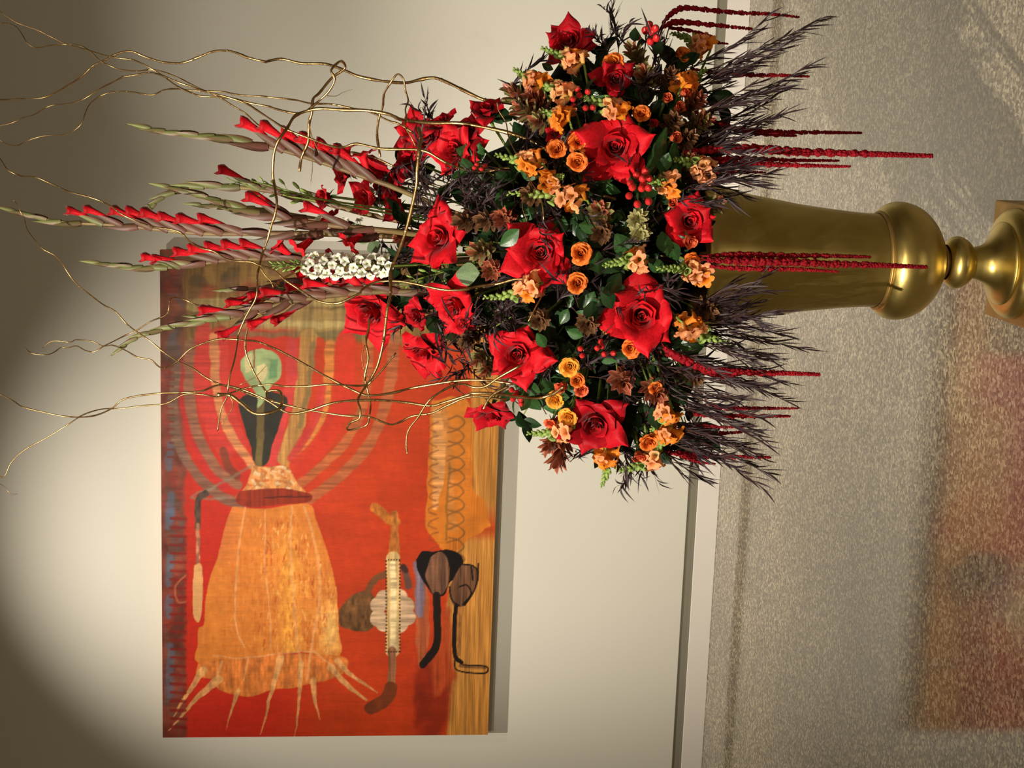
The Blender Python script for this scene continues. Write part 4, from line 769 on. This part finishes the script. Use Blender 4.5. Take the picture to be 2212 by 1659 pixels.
leafsprig('salal_sprig', 1150, 840, [(1125, 832, 50, 20, 0), (1145, 850, 46, 120, 10), (1170, 815, 52, 60, 20), (1200, 800, 45, -10, 0), (1128, 838, 42, 80, -10)], OV, 'grey green leaves below the open rose by the twigs', 'leaf', GL, 0)
leafsprig('salal_sprig', 1150, 700, [(1140, 700, 44, 0, 10), (1160, 720, 40, 60, 0), (1210, 700, 40, -60, 10), (1225, 715, 40, 20, 0), (1180, 690, 36, 150, 0)], OV, 'green leaves between the star-like rose and the lone orange rose', 'leaf', GL, 0)
leafsprig('salal_sprig', 1445, 520, [(1430, 500, 60, 80, 10), (1440, 520, 55, 60, -10), (1400, 560, 50, 40, 0)], OV, 'striped green leaf at the lower left of the vase rim rose', 'leaf', GL, 0)
leafsprig('salal_sprig', 1470, 850, [(1450, 830, 60, 60, 10), (1470, 800, 60, 40, 20), (1410, 880, 55, 80, 0), (1340, 780, 55, -10, 0)], OVD, 'dark glossy leaves at the root of the lower purple fringe', 'leaf', GL, 0)
leafsprig('eucalyptus_sprig', 770, 520, [(722, 500, 34, 0, 10), (772, 500, 42, 30, 0), (800, 520, 34, 60, 0), (760, 505, 28, -50, 0)], EUC, 'round grey green leaves at the gladiolus stems, left of the cupped rose', 'leaf', GL, -.05)
leafsprig('eucalyptus_sprig', 1010, 600, [(985, 592, 55, 0, 10)], EUC, 'flat grey green leaf between the cupped rose and the opened pink head', 'leaf', GL, -.02)
leafsprig('salal_sprig', 1235, 165, [(1232, 155, 36, 40, 0), (1195, 150, 30, -160, 0), (1372, 60, 40, 95, 0), (1430, 90, 42, 120, 0)], OVD, 'dark green leaves behind the topmost red rose', 'leaf', GL, .02)
leafsprig('salal_sprig', 1530, 200, [(1540, 205, 50, 10, 0), (1500, 235, 40, 150, 0)], OVD, 'dark green leaf at the root of the upper purple fringe', 'leaf', GL, 0)
leafsprig('salal_sprig', 945, 690, [(925, 680, 60, 60, 20), (960, 700, 50, 60, 10)], OVD, 'dark olive leaves right of the painting-side rose', 'leaf', GL, 0)
leafsprig('salal_sprig', 1090, 375, [(1070, 370, 40, 40, 0), (1100, 365, 42, 80, 10), (1050, 400, 34, 0, 0)], OVD, 'dark leaves right of the ruffled red rose', 'leaf', GL, .02)
# filler leaves through the body
r_ = random.Random(77)
for i in range(70):
    while True:
        x, y = r_.uniform(960, 1520), r_.uniform(110, 980)
        if ((x-1280)/290)**2+((y-548)/440)**2 < 1: break
    lst = [(x+r_.uniform(-22, 22), y+r_.uniform(-22, 22), r_.uniform(34, 60), r_.uniform(0, 360), r_.uniform(-50, 50)) for _ in range(5)]
    leafsprig('leaf_sprig', x, y, lst, OVD if i % 3 else OV, 'dark green leaf sprig '+where(x, y, REFS), 'leaf', 'dark green filler leaves', r_.uniform(.02, .09))

# ------------------------------------------------------------------ wispy purple foliage
def blade(V, F, p, dr, nrm, ln, wd, bend):
    b0 = len(V); sd = dr.cross(nrm).normalized(); n = 5
    for j in range(n+1):
        v = j/n; c = p+dr*(ln*v)+bend*(v*v*ln); w_ = wd*math.sin(PI*(.08+.9*v))*.5
        V += [c-sd*w_, c+nrm*w_*.3, c+sd*w_]
    for j in range(n):
        q = b0+j*3; F += [(q, q+1, q+4, q+3), (q+1, q+2, q+5, q+4)]
def wisp(x0, y0, x1, y1, d0, d1, label, group, n=22, bx=0, by=0, llen=36, seed=0, curl=.35, lw=4.6, gx=.05):
    q_ = random.Random(seed); P = curved(x0, y0, x1, y1, d0, d1, bx, by, 10); rt = root('purple_foliage_sprig', P[0]); tag(rt, label, 'foliage', group); Q = [p-P[0] for p in P]
    V, F = tube(Q, lambda t: .0011*(1-t*.75), 4); put('stem', mesh('stem', V, F, M['dstem']), rt); V = []; F = []; px = (d0+d1)/2/FPX
    for i in range(n):
        t = .12+.88*i/(n-1); q = t*9.99; k = int(q); p = Q[k].lerp(Q[k+1], q-k); ax = (Q[k+1]-Q[k]).normalized(); a = i*2.4+q_.random()
        sd = face(ax) @ Vector((math.cos(a), math.sin(a), 0)); dr = (ax*q_.uniform(1.1, 1.7)+sd*q_.uniform(.35, .7)+CX*gx).normalized(); nr = dr.cross(ax.cross(dr)).normalized()
        if nr.length < .5: nr = CZ
        bend = Vector((q_.uniform(-1, 1), q_.uniform(-1, 1), q_.uniform(-1.4, .6)))*curl; blade(V, F, p, dr, (nr+CZ*.6).normalized(), llen*px*q_.uniform(.65, 1.2), lw*px*q_.uniform(.8, 1.2), bend)
    put('leaves', mesh('leaves', V, F, M['agonis']), rt)['kind'] = 'stuff'
FR = {'a': ('purple sprig fanning right above the vase', 'purple fringe above the vase'), 'b': ('purple sprig at the vase rim', 'purple fringe over the vase rim'), 'c': ('purple sprig fanning right below the vase', 'purple fringe below the vase')}
fr = [(1470, 170, 1778, 38, 'a'), (1490, 180, 1735, 62, 'a'), (1480, 150, 1650, 42, 'a'), (1500, 200, 1700, 95, 'a'), (1500, 190, 1660, 120, 'a'), (1490, 240, 1748, 142, 'a'), (1500, 250, 1690, 190, 'a'), (1500, 280, 1672, 205, 'a'), (1480, 270, 1630, 180, 'a'), (1500, 320, 1690, 245, 'a'), (1490, 330, 1640, 270, 'a'), (1480, 340, 1610, 235, 'a'), (1480, 200, 1600, 150, 'a'),
 (1480, 390, 1668, 372, 'a'), (1470, 400, 1645, 330, 'a'), (1460, 405, 1625, 390, 'b'), (1470, 410, 1600, 420, 'b'), (1440, 420, 1570, 425, 'b'), (1480, 400, 1650, 350, 'b'), (1500, 310, 1600, 330, 'a'), (1450, 400, 1620, 360, 'a'),
 (1500, 660, 1640, 600, 'b'), (1500, 670, 1650, 628, 'b'), (1500, 680, 1630, 655, 'b'), (1500, 690, 1680, 672, 'b'), (1520, 690, 1640, 700, 'b'), (1470, 640, 1600, 640, 'b'),
 (1490, 700, 1728, 752, 'c'), (1500, 700, 1690, 722, 'c'), (1480, 720, 1660, 740, 'c'), (1480, 720, 1670, 778, 'c'), (1500, 740, 1660, 770, 'c'), (1470, 760, 1690, 826, 'c'), (1450, 770, 1640, 800, 'c'), (1480, 790, 1700, 866, 'c'), (1450, 800, 1620, 830, 'c'), (1460, 820, 1600, 860, 'c'), (1450, 840, 1640, 900, 'c'), (1440, 860, 1655, 960, 'c'), (1440, 880, 1620, 925, 'c'), (1440, 900, 1640, 985, 'c'), (1440, 920, 1655, 1020, 'c'), (1430, 940, 1640, 1048, 'c'), (1440, 930, 1560, 1000, 'c'), (1420, 960, 1520, 1035, 'c'), (1430, 940, 1600, 960, 'c'), (1440, 760, 1580, 820, 'c'), (1420, 840, 1560, 880, 'c')]
k = 0
for x0, y0, x1, y1, z_ in fr:
    for rep in range(2 if z_ == 'c' or y0 > 380 else (1 + (k % 2))):
        k += 1; q_ = random.Random(k); f_ = 1 if rep == 0 else q_.uniform(.55, .95); xx = x0+(x1-x0)*f_+q_.uniform(-8, 8)*(rep > 0); yy = y0+(y1-y0)*f_+q_.uniform(-26, 26)*(rep > 0)
        d_ = surf(x0, y0); wisp(x0, y0+q_.uniform(-8, 8), xx, yy, d_+.02, d_+q_.uniform(-.1, .08), FR[z_][0]+', tip '+where(xx, yy, TIPS, False), FR[z_][1], n=int(9+.075*abs(x1-x0)*f_+q_.random()*4), bx=q_.uniform(-5, 18), by=q_.uniform(-14, 14), seed=k, llen=48, curl=.22, lw=4, gx=.65)
NEST = [(905, 345, 1), (925, 395, 0), (955, 420, 0), (985, 400, 0), (1015, 420, 0), (900, 420, 0), (940, 450, 0), (1050, 440, 0), (920, 250, 1), (880, 560, 0), (1240, 380, 2), (1210, 340, 2), (930, 640, 3), (960, 690, 3), (985, 720, 3), (960, 760, 3), (1010, 700, 3), (1060, 690, 3), (1100, 660, 3), (1010, 790, 3), (1230, 570, 4), (1230, 640, 4), (1300, 740, 4), (1270, 790, 4), (1380, 780, 4), (1430, 790, 4), (1420, 740, 4), (1320, 60, 5), (1300, 100, 5), (1345, 90, 5), (1420, 120, 5), (1450, 130, 5), (1390, 200, 5), (1350, 1000, 6), (1400, 1000, 6), (1330, 970, 6), (1440, 640, 4), (1420, 610, 4), (1140, 300, 2), (1180, 430, 2), (1160, 480, 2), (1060, 400, 0), (1100, 450, 0), (1250, 450, 2), (1430, 420, 4)]
NL = ['tangled purple sprig', 'thin purple sprig sticking up above the roses,', 'curled purple leaves crossing the orange roses', 'wispy purple sprig in front of the painting,', 'curled purple grey leaves', 'thin dark sprig at the top outline', 'thin dark sprig poking out at the bottom outline']
NG = ['tangled purple sprigs among the upper roses', 'thin purple sprigs above the roses', 'purple sprigs by the orange roses', 'purple sprigs by the painting', 'curled purple sprigs in the middle', 'thin sprigs at the top outline', 'thin sprigs at the bottom outline']
for i, (x, y, g) in enumerate(NEST):
    for rep in range(3 if g in (0, 3) else 2):
        q_ = random.Random(500+i*7+rep); a = q_.uniform(0, 6.28) if g not in (1, 5, 6) else {1: -1.9, 5: -1.7, 6: 1.5}[g]+q_.uniform(-.7, .7); ln = q_.uniform(55, 95); d_ = surf(x, y)
        wisp(x-ln*.4*math.cos(a), y-ln*.4*math.sin(a), x+ln*.6*math.cos(a), y+ln*.6*math.sin(a), d_+.03, d_-q_.uniform(0, .05), NL[g]+' '+where(x, y, REFS, False), NG[g], n=14, bx=q_.uniform(-14, 14), by=q_.uniform(-14, 14), seed=900+i*5+rep, llen=34, curl=.6)
r_ = random.Random(99)
for i in range(44):
    while True:
        x, y = r_.uniform(880, 1530), r_.uniform(90, 1000)
        if ((x-1260)/330)**2+((y-548)/460)**2 < 1: break
    a = r_.uniform(0, 6.28); ln = r_.uniform(60, 110); d_ = surf(x, y)+r_.uniform(.0, .06)
    wisp(x-ln*.4*math.cos(a), y-ln*.4*math.sin(a), x+ln*.6*math.cos(a), y+ln*.6*math.sin(a), d_+.03, d_-.02, 'dusky purple sprig '+where(x, y, REFS), 'dusky purple filler sprigs', n=22, bx=r_.uniform(-16, 16), by=r_.uniform(-16, 16), seed=2000+i, llen=32, curl=.6)

r_ = random.Random(31)
for i in range(24):
    x, y = r_.uniform(860, 1090), r_.uniform(330, 720); a = r_.uniform(0, 6.28); ln = r_.uniform(60, 110); d_ = 3.16+r_.uniform(-.03, .08)
    wisp(x-ln*.4*math.cos(a), y-ln*.4*math.sin(a), x+ln*.6*math.cos(a), y+ln*.6*math.sin(a), d_+.03, d_, 'shaded purple sprig '+where(x, y, REFS), 'shaded purple filler sprigs', n=24, bx=r_.uniform(-16, 16), by=r_.uniform(-16, 16), seed=4000+i, llen=34, curl=.6, lw=5)
    leafsprig('leaf_sprig', x, y, [(x+r_.uniform(-26, 26), y+r_.uniform(-26, 26), r_.uniform(34, 56), r_.uniform(0, 360), r_.uniform(-50, 50)) for _ in range(5)], OVD, 'shaded green leaf sprig '+where(x, y, REFS), 'leaf', 'shaded green filler leaves', .08)
r_ = random.Random(47)
for i in range(26):
    x, y = (r_.uniform(1300, 1500), r_.uniform(760, 970)) if i % 2 else (r_.uniform(1380, 1530), r_.uniform(140, 420)); a = r_.uniform(0, 6.28); ln = r_.uniform(60, 110); d_ = surf(x, y)+r_.uniform(.02, .12)
    wisp(x-ln*.4*math.cos(a), y-ln*.4*math.sin(a), x+ln*.6*math.cos(a), y+ln*.6*math.sin(a), d_+.03, d_, 'inner purple sprig '+where(x, y, REFS), 'inner purple filler sprigs', n=24, bx=r_.uniform(-16, 16), by=r_.uniform(-16, 16), seed=6000+i, llen=34, curl=.6, lw=5)
    leafsprig('leaf_sprig', x, y, [(x+r_.uniform(-30, 30), y+r_.uniform(-30, 30), r_.uniform(36, 60), r_.uniform(0, 360), r_.uniform(-50, 50)) for _ in range(6)], OVD, 'inner green leaf sprig '+where(x, y, REFS), 'leaf', 'inner green filler leaves', r_.uniform(.06, .14))
# ------------------------------------------------------------------ hanging amaranth tassels
def amar(pts, w_, d, label, dens=1.0):
    P = catmull([at(x, y, d) for x, y in pts], 5); rt = root('amaranth_tassel', P[0]); tag(rt, label, 'flower', 'hanging amaranth tassels'); Q = [p-P[0] for p in P]
    V, F = tube([CORE-P[0]]*0+Q, .0012, 4); tube([Q[0], (CORE-P[0])*.5+Vector((0, 0, .01)), CORE-P[0]], .0012, 4, V, F); put('stem', mesh('stem', V, F, M['amar']), rt)
    V = []; F = []; Lt = sum((Q[i+1]-Q[i]).length for i in range(len(Q)-1)); px = d/FPX; n = int(Lt/px/2.9*dens); q_ = random.Random(int(pts[0][0]+pts[0][1]*7)); N = len(Q)-1
    for i in range(n):
        t = i/n; q = t*N; k = min(N-1, int(q)); p = Q[k].lerp(Q[k+1], q-k); rr = w_*1.15*px*(.55+.45*min(1, t*5))*(1-.5*t**2)*(1+.2*math.sin(i*.9)*(t < .75)); ax = (Q[k+1]-Q[k]).normalized(); f_ = face(ax)
        for c_ in range(5):
            a = c_*1.257+i*.7+q_.random(); sd = f_ @ Vector((math.cos(a), math.sin(a), 0)); s_ = rr*q_.uniform(.42, .7); c = p+sd*rr*.6+ax*q_.uniform(-.4, .4)*rr; blob(c, (s_, s_, s_), V, F, 5, 3)
    put('blossoms', mesh('blossoms', V, F, M['amar']), rt)['kind'] = 'stuff'
for a in [
 ([(1432, 50), (1452, 28), (1480, 17), (1530, 22), (1600, 28), (1660, 30), (1728, 37)], 5.2, 3.2, 'crimson tassel arching highest, closest to the top edge'), ([(1432, 58), (1460, 48), (1500, 50), (1560, 56), (1628, 63)], 5.6, 3.16, 'thick crimson tassel just below the highest arching one'),
 ([(1445, 60), (1490, 66), (1540, 78)], 4, 3.18, 'short crimson tassel behind the topmost amber snapdragon'), ([(1520, 88), (1550, 92), (1574, 95)], 3.4, 3.2, 'tiny crimson tassel end right of the topmost amber snapdragon'),
 ([(1500, 150), (1545, 157), (1620, 162), (1690, 163), (1749, 165)], 4.6, 3.08, 'single crimson tassel crossing the upper purple fringe, second group from the top'), ([(1540, 262), (1600, 280), (1680, 285), (1780, 286), (1863, 287)], 5, 3.0, 'long crimson tassel just above the thickest group'),
 ([(1560, 275), (1620, 287), (1680, 292), (1722, 293)], 4.4, 3.01, 'short crimson tassel clinging to the underside of the long one'), ([(1480, 330), (1560, 322), (1640, 322), (1720, 328), (1830, 331), (1930, 334), (2016, 337)], 8, 2.93, 'thickest and longest crimson tassel, hanging free above the vase'),
 ([(1520, 345), (1600, 342), (1700, 346), (1814, 347)], 5, 2.94, 'crimson tassel directly under the thickest one'), ([(1530, 350), (1620, 354), (1720, 357), (1838, 360)], 5.4, 2.92, 'crimson tassel lowest of the thick group above the vase'),
 ([(1500, 372), (1560, 374), (1610, 371), (1655, 373)], 4.2, 2.94, 'short crimson tassel just above the vase rim'), ([(1530, 553), (1600, 550), (1700, 552), (1800, 553), (1882, 555)], 5.6, 2.86, 'top tassel of the trio lying across the gold vase'),
 ([(1530, 562), (1620, 565), (1700, 566), (1800, 570), (1900, 573), (2004, 577)], 7.4, 2.85, 'longest tassel of the trio hanging in front of the vase'), ([(1535, 575), (1600, 580), (1680, 581), (1750, 583), (1812, 587)], 4.8, 2.86, 'bottom tassel of the trio lying across the gold vase'),
 ([(1436, 752), (1480, 778), (1530, 797), (1620, 805), (1700, 806), (1772, 809)], 7, 2.9, 'thick crimson tassel with a bright red stem below the vase'), ([(1440, 765), (1490, 785), (1550, 812), (1600, 808)], 6, 2.92, 'short bushy tassel beside the thick red stemmed one'),
 ([(1530, 872), (1570, 881), (1640, 882), (1727, 882)], 4.6, 3.0, 'slim crimson tassel below the vase, the upper of a pair'), ([(1500, 895), (1560, 898), (1640, 899), (1708, 899)], 5, 3.02, 'slim crimson tassel below the vase, the lower of a pair'),
 ([(1500, 918), (1550, 922), (1607, 923)], 3.6, 3.04, 'short crimson tassel under the slim pair'), ([(1455, 930), (1500, 935), (1550, 936), (1606, 933)], 5, 3.05, 'frayed crimson tassel in the lower purple fringe'),
 ([(1425, 972), (1480, 982), (1540, 986), (1600, 987), (1666, 988)], 5.6, 3.1, 'lowest crimson tassel in the photo'), ([(1470, 985), (1510, 998), (1546, 1002)], 4, 3.12, 'short tassel just under the lowest long one')]: amar(*a)

# ------------------------------------------------------------------ gold curly willow
def willow(pts, w0, w1, d0, d1, label, twigs=(), sc=(1, 0, 0)):
    s_, ox, oy = sc; pts = [(ox+x/s_, oy+y/s_) for x, y in pts]; n = len(pts); q_ = random.Random(int(pts[0][0]*3+pts[0][1]))
    P = catmull([at(x, y, d0+(d1-d0)*i/(n-1)+.02*math.sin(i*.9+pts[0][1])) for i, (x, y) in enumerate(pts)], 5)
    base_ = P[-1]; rt = root('willow_branch', base_); tag(rt, label, 'branch', 'gold curly willow branches'); Q = [p-base_ for p in P]; px = (d0+d1)/2/FPX
    def rad(t): b = (w0+(w1-w0)*t)*.5*px; return b*(1+.10*math.sin(t*n*4.1)+.22*max(0, math.sin(t*n*2.3))**14)
    put('bark', mesh('bark', *tube(Q, rad, 7), M['ggold']), rt)
    for i in range(2, len(Q)-4, 7):                     # nodes on the bark
        t = i/(len(Q)-1); r_ = (w0+(w1-w0)*t)*.5*px; V = []; F = []; blob(Q[i], (r_*1.25, r_*1.25, r_*1.25), V, F, 6, 4); put('node', mesh('node', V, F, M['ggold']), rt)
    for tw, a, b in twigs:
        Tq = catmull([at(ox+x/s_, oy+y/s_, d0+(d1-d0)*.5)-base_ for x, y in tw], 5); put('twig', mesh('twig', *tube(Tq, lambda t: (a+(b-a)*t)*.5*px, 6), M['ggold']), rt)
A1 = (3.687, 0, 0); A2 = (3.687, 500, 0); A3 = (3.687, 0, 350); A5 = (2.011, 0, 700)
def mx(*segs): return [(ox+x/s_, oy+y/s_) for (s_, ox, oy), P in segs for x, y in P]
willow(mx((A1, [(-40, 795), (70, 792), (180, 787), (330, 780), (440, 740), (540, 680), (650, 610), (740, 525), (830, 480), (940, 425), (1050, 410), (1150, 450), (1300, 495), (1450, 500), (1570, 460), (1700, 410), (1840, 408), (1980, 460), (2110, 490)]), (A2, [(280, 490), (400, 470), (560, 505), (750, 510), (900, 560), (1020, 610), (1200, 645), (1380, 660), (1500, 635), (1620, 620), (1750, 670), (1850, 720), (2000, 790), (2100, 805), (2300, 840), (2480, 960), (2600, 1150)])), 2.6, 8, 3.28, 3.1, 'topmost gold willow branch, running to the topmost dark red rose')
willow(mx((A1, [(-40, 60), (0, 90), (130, 178), (300, 240), (420, 300), (540, 355), (700, 400), (830, 440), (940, 462), (1050, 475), (1130, 505), (1210, 550), (1290, 600), (1400, 680), (1500, 730), (1600, 765), (1740, 772), (1860, 785), (2000, 822), (2150, 850)]), (A2, [(300, 850), (400, 880), (520, 903), (600, 885)])), 1.8, 5, 3.2, 3.08, "slender gold branch rising to the photo's top left corner")
willow(mx((A1, [(-40, 190), (50, 183), (130, 215), (180, 280), (220, 345), (290, 380), (400, 362), (520, 355), (610, 358), (700, 395), (800, 485), (870, 520), (960, 555), (1090, 565), (1200, 555), (1290, 570), (1400, 610), (1500, 660), (1600, 710), (1740, 770), (1850, 840), (1950, 900), (2050, 990), (2140, 1050)]), (A2, [(400, 1100), (540, 1150), (620, 1150), (700, 1160), (800, 1210), (900, 1210), (1000, 1220), (1150, 1260), (1300, 1330)])), 1.8, 4.5, 3.3, 3.16, 'thin wavy gold branch passing behind the topmost gladiolus')
willow(mx((A1, [(-40, 1010), (90, 980), (180, 940), (280, 910), (360, 860), (430, 835), (520, 830), (620, 810), (700, 770), (800, 705), (900, 655), (980, 615), (1090, 595), (1190, 578), (1300, 605), (1420, 655), (1520, 690), (1640, 730), (1800, 770), (1950, 820), (2050, 880), (2200, 980)]), (A2, [(450, 1035), (620, 1100), (800, 1165), (900, 1170), (1000, 1145), (1200, 1185), (1440, 1190), (1560, 1210), (1700, 1290), (1850, 1350), (2000, 1370), (2200, 1340), (2350, 1370), (2480, 1420)]), (((1, 0, 0)), [(1200, 398), (1260, 410), (1330, 430)])), 1.8, 7, 3.12, 2.95, 'gold branch sweeping across the purple tangle to the middle')
willow(mx((A1, [(-40, 1080), (0, 1115), (40, 1140), (130, 1160), (220, 1120), (360, 1080), (490, 1078), (580, 1045), (650, 985), (680, 900), (720, 825), (800, 765), (880, 738), (1010, 728), (1120, 745), (1220, 755), (1310, 715), (1420, 708), (1550, 722), (1750, 728), (1900, 755), (2100, 768)]), (A2, [(300, 775), (500, 795), (640, 825), (800, 830), (950, 860), (1100, 890), (1250, 960), (1340, 990), (1450, 1060)])), 1.6, 4.5, 3.22, 3.1, 'gold branch with a deep bend at the left edge of the wall')
willow(mx((A5, [(945, 465), (960, 370), (985, 320), (990, 280), (1000, 220), (1020, 150), (1035, 60)]), (A3, [(1890, 1400), (1930, 1290), (1975, 1200), (2035, 1090), (2050, 1000), (2050, 900), (2070, 820), (2090, 730), (2130, 620), (2160, 510), (2190, 420), (2205, 320), (2195, 250), (2180, 150)]), (A2, [(350, 1500), (330, 1400), (335, 1250), (360, 1150), (400, 1080), (450, 1010), (500, 930), (580, 890), (700, 865), (900, 875), (1080, 880), (1250, 910), (1340, 950), (1400, 960), (1600, 980), (1800, 980), (2000, 1010), (2212, 1060), (2450, 1150), (2600, 1280)])), 3, 8.5, 2.9, 3.0, 'thick gold branch curving around across the gladioli, ending in a point')
willow(mx((A2, [(600, 885), (700, 800), (780, 720), (822, 630), (795, 560), (850, 497), (885, 492), (903, 545), (800, 620), (700, 740), (650, 790), (640, 900), (620, 980), (610, 1130), (560, 1250), (541, 1365)])), 5, 6.5, 3.0, 3.06, 'gold loop tied onto the thick branch, with a cut end', ((mx((A2, [(640, 900), (615, 950), (630, 1040), (660, 1130), (700, 1220)])), 2.4, 1.4), (mx((A2, [(630, 1040), (645, 1310), (630, 1470)])), 1.8, 1.2), (mx((A2, [(760, 762), (830, 765), (890, 735), (965, 710)])), 1.6, .8)))
willow(mx((A2, [(1470, 1170), (1430, 1090), (1380, 1000), (1395, 940), (1385, 870), (1408, 800), (1385, 720), (1370, 630), (1320, 592), (1260, 670), (1215, 750), (1205, 850), (1175, 940), (1160, 1080), (1185, 1250)])), 2.6, 5.5, 2.98, 3.1, 'pointed gold arch of twig above the upper red roses')
willow(mx((A5, [(1605, 400), (1590, 440), (1512, 460), (1520, 430), (1560, 410), (1565, 370), (1555, 330), (1575, 290), (1600, 255), (1640, 180), (1665, 80)]), ((4.424, 600, 450), [(1020, 1200), (1050, 950), (1080, 800), (1080, 600), (1160, 400), (1240, 160)]), (A2, [(1470, 1500), (1480, 1350), (1495, 1200), (1510, 1100), (1490, 1020)])), 3.5, 8.5, 2.84, 2.88, 'bright thick gold branch running downward in front of all roses', ((mx((A5, [(1600, 262), (1660, 200), (1720, 125)])), 5, 4),))
willow(mx((A3, [(0, -30), (20, 0), (60, 60), (120, 95), (190, 115), (280, 120), (380, 160), (480, 205), (560, 240), (700, 275), (800, 310), (880, 350), (960, 410), (1050, 455), (1150, 495), (1250, 520), (1380, 540), (1450, 570), (1520, 640), (1600, 685), (1700, 710), (1800, 770), (1900, 790), (2000, 795), (2060, 820)]), ((4.424, 300, 300), [(1280, 1250), (1400, 1350), (1520, 1430), (1600, 1480), (1720, 1550), (1900, 1570), (2100, 1480)]), ((4.424, 600, 450), [(800, 780), (900, 720), (1020, 695), (1200, 700), (1400, 740), (1600, 780), (1800, 775), (1900, 750), (2212, 700)]), ((4.424, 1000, 350), [(200, 1190), (350, 1160), (500, 1120), (650, 1120), (900, 1130)])), 2.4, 6.5, 2.98, 2.9, 'long pale gold branch crossing the longest gladiolus to the middle', ((mx((A3, [(2060, 820), (2110, 900), (2150, 940), (2180, 1000)])), 3, 2.4),))
willow(mx((A3, [(110, 305), (140, 340), (165, 400), (195, 450), (215, 530), (260, 600), (340, 690), (430, 740), (490, 800), (540, 880), (610, 970), (740, 1075), (830, 1140), (920, 1190), (1000, 1280), (1080, 1345), (1190, 1420), (1300, 1510), (1420, 1590)]), (A5, [(835, 190), (900, 235), (960, 262), (1020, 280), (1120, 318), (1200, 340), (1300, 365), (1380, 380), (1500, 398), (1600, 402), (1690, 435), (1740, 425), (1790, 400), (1880, 385), (1950, 350), (2050, 315), (2200, 330)])), 1.8, 5, 3.05, 2.95, 'gold branch slanting from the left edge across the painted head')
willow(mx((A3, [(195, 1480), (260, 1525), (370, 1535), (430, 1515), (490, 1475), (540, 1480), (610, 1465), (680, 1500), (750, 1510), (830, 1465), (920, 1420), (1000, 1380), (1080, 1345), (1200, 1270), (1320, 1220), (1345, 1170), (1355, 1100), (1400, 1075), (1480, 1100), (1560, 1135), (1680, 1165), (1800, 1185), (1950, 1180), (2150, 1230)])), 2, 3.6, 3.2, 3.1, "dark twig with a small hook over the painting's left edge")
willow(mx((A3, [(340, 1480), (420, 1425), (560, 1435), (610, 1415), (740, 1430), (820, 1465), (900, 1460), (1000, 1500), (1100, 1555), (1200, 1575), (1290, 1640), (1400, 1595), (1500, 1500), (1600, 1450), (1740, 1410), (1850, 1410), (1950, 1420), (2050, 1430), (2200, 1490)]), (A5, [(1280, 150), (1360, 195), (1440, 240), (1540, 290), (1600, 310), (1700, 300), (1780, 280), (1860, 265), (2000, 245), (2120, 245), (2230, 260)])), 1.8, 6, 3.12, 2.94, 'long gold branch arching through the painting to the fork by the roses')
willow(mx((A5, [(-20, 300), (0, 305), (60, 335), (100, 360), (200, 385), (300, 403), (400, 400), (480, 370), (530, 330), (600, 312), (700, 300), (800, 297), (880, 290), (950, 265), (1040, 280), (1150, 325), (1250, 385), (1330, 380), (1420, 350), (1500, 335), (1640, 330), (1760, 340), (1870, 355), (1930, 340), (2040, 305)]), ((4.424, 1000, 700), [(100, 660), (300, 665), (500, 695), (700, 710), (800, 690), (880, 660), (960, 600)])), 2.2, 7, 3.0, 2.9, 'bottom gold branch, reaching the coral rosebud')
willow(mx((A5, [(-30, 640), (15, 665), (50, 600), (110, 545), (200, 495), (290, 440), (360, 395), (440, 370), (520, 367), (620, 355), (720, 345), (800, 305), (870, 305), (940, 315), (1000, 300), (1080, 275), (1170, 262), (1240, 270), (1330, 270), (1420, 262), (1500, 265), (1560, 268), (1600, 262)])), 2.2, 4.4, 2.96, 2.88, 'gold branch curling toward the bottom of the photo at far left')
willow(mx((A5, [(1190, 335), (1160, 320), (1165, 292), (1215, 292), (1226, 330), (1210, 370), (1150, 390), (1100, 385), (1050, 345), (1000, 310), (945, 306)])), 4.5, 8, 2.9, 2.86, 'thick gold twig stub curled like a hook with a cut end', ((mx((A5, [(1040, 265), (1100, 235), (1135, 205), (1155, 182)])), 2.4, 1), (mx((A5, [(1000, 310), (1010, 360), (960, 440)])), 3, 1.2)))
willow(mx((A5, [(1770, 565), (1765, 520), (1775, 460), (1820, 400), (1850, 350), (1890, 310), (1960, 270), (2010, 260), (2060, 275), (2110, 270), (2170, 230), (2260, 180)])), 3.5, 6, 2.9, 2.86, 'bright gold twig curling down over the orange part of the painting', ((mx((A5, [(2210, 270), (2150, 300), (2120, 330), (2100, 370)])), 8, 5),))
willow(mx((A5, [(1160, 300), (1120, 240), (1085, 170), (1065, 100), (1080, 0), (1105, -50), (1160, -130), (1220, -190), (1300, -235)])), 4, 4.6, 3.06, 3.14, 'dark gold twig passing behind the larkspur over the painted head')
willow(mx((A5, [(1605, 400), (1610, 350), (1600, 300), (1585, 230), (1600, 150), (1590, 80), (1600, 30), (1605, -20)])), 3.6, 5.5, 2.98, 3.02, 'dark gold twig hanging straight down from the painting-side rose', ((mx((A5, [(1580, 200), (1572, 140), (1585, 90)])), 2, 2),))
willow([(1175, 475), (1168, 430), (1142, 385), (1125, 352), (1100, 300), (1093, 265), (1078, 240), (1073, 220)], 3, 2.6, 2.86, 2.98, 'thin gold twig curling beside the dark red rose at the top outline', ((((1140, 480), (1130, 455), (1130, 432), (1145, 405)), 2.6, 1.6),))
willow([(1141, 695), (1155, 668), (1170, 640), (1182, 610)], 3.4, 3.6, 2.86, 2.88, 'short straight gold twig tip directly below the star-like middle rose')
willow([(-12, 1040), (8, 1050), (22, 1066), (38, 1067)], 1.2, .8, 3.1, 3.1, 'tiny gold twig tip at the left edge, below all other branches')
for o in bpy.data.objects:
    if o.type == 'MESH' and o.data and len(o.data.materials) == 0: print('nomat', o.name)
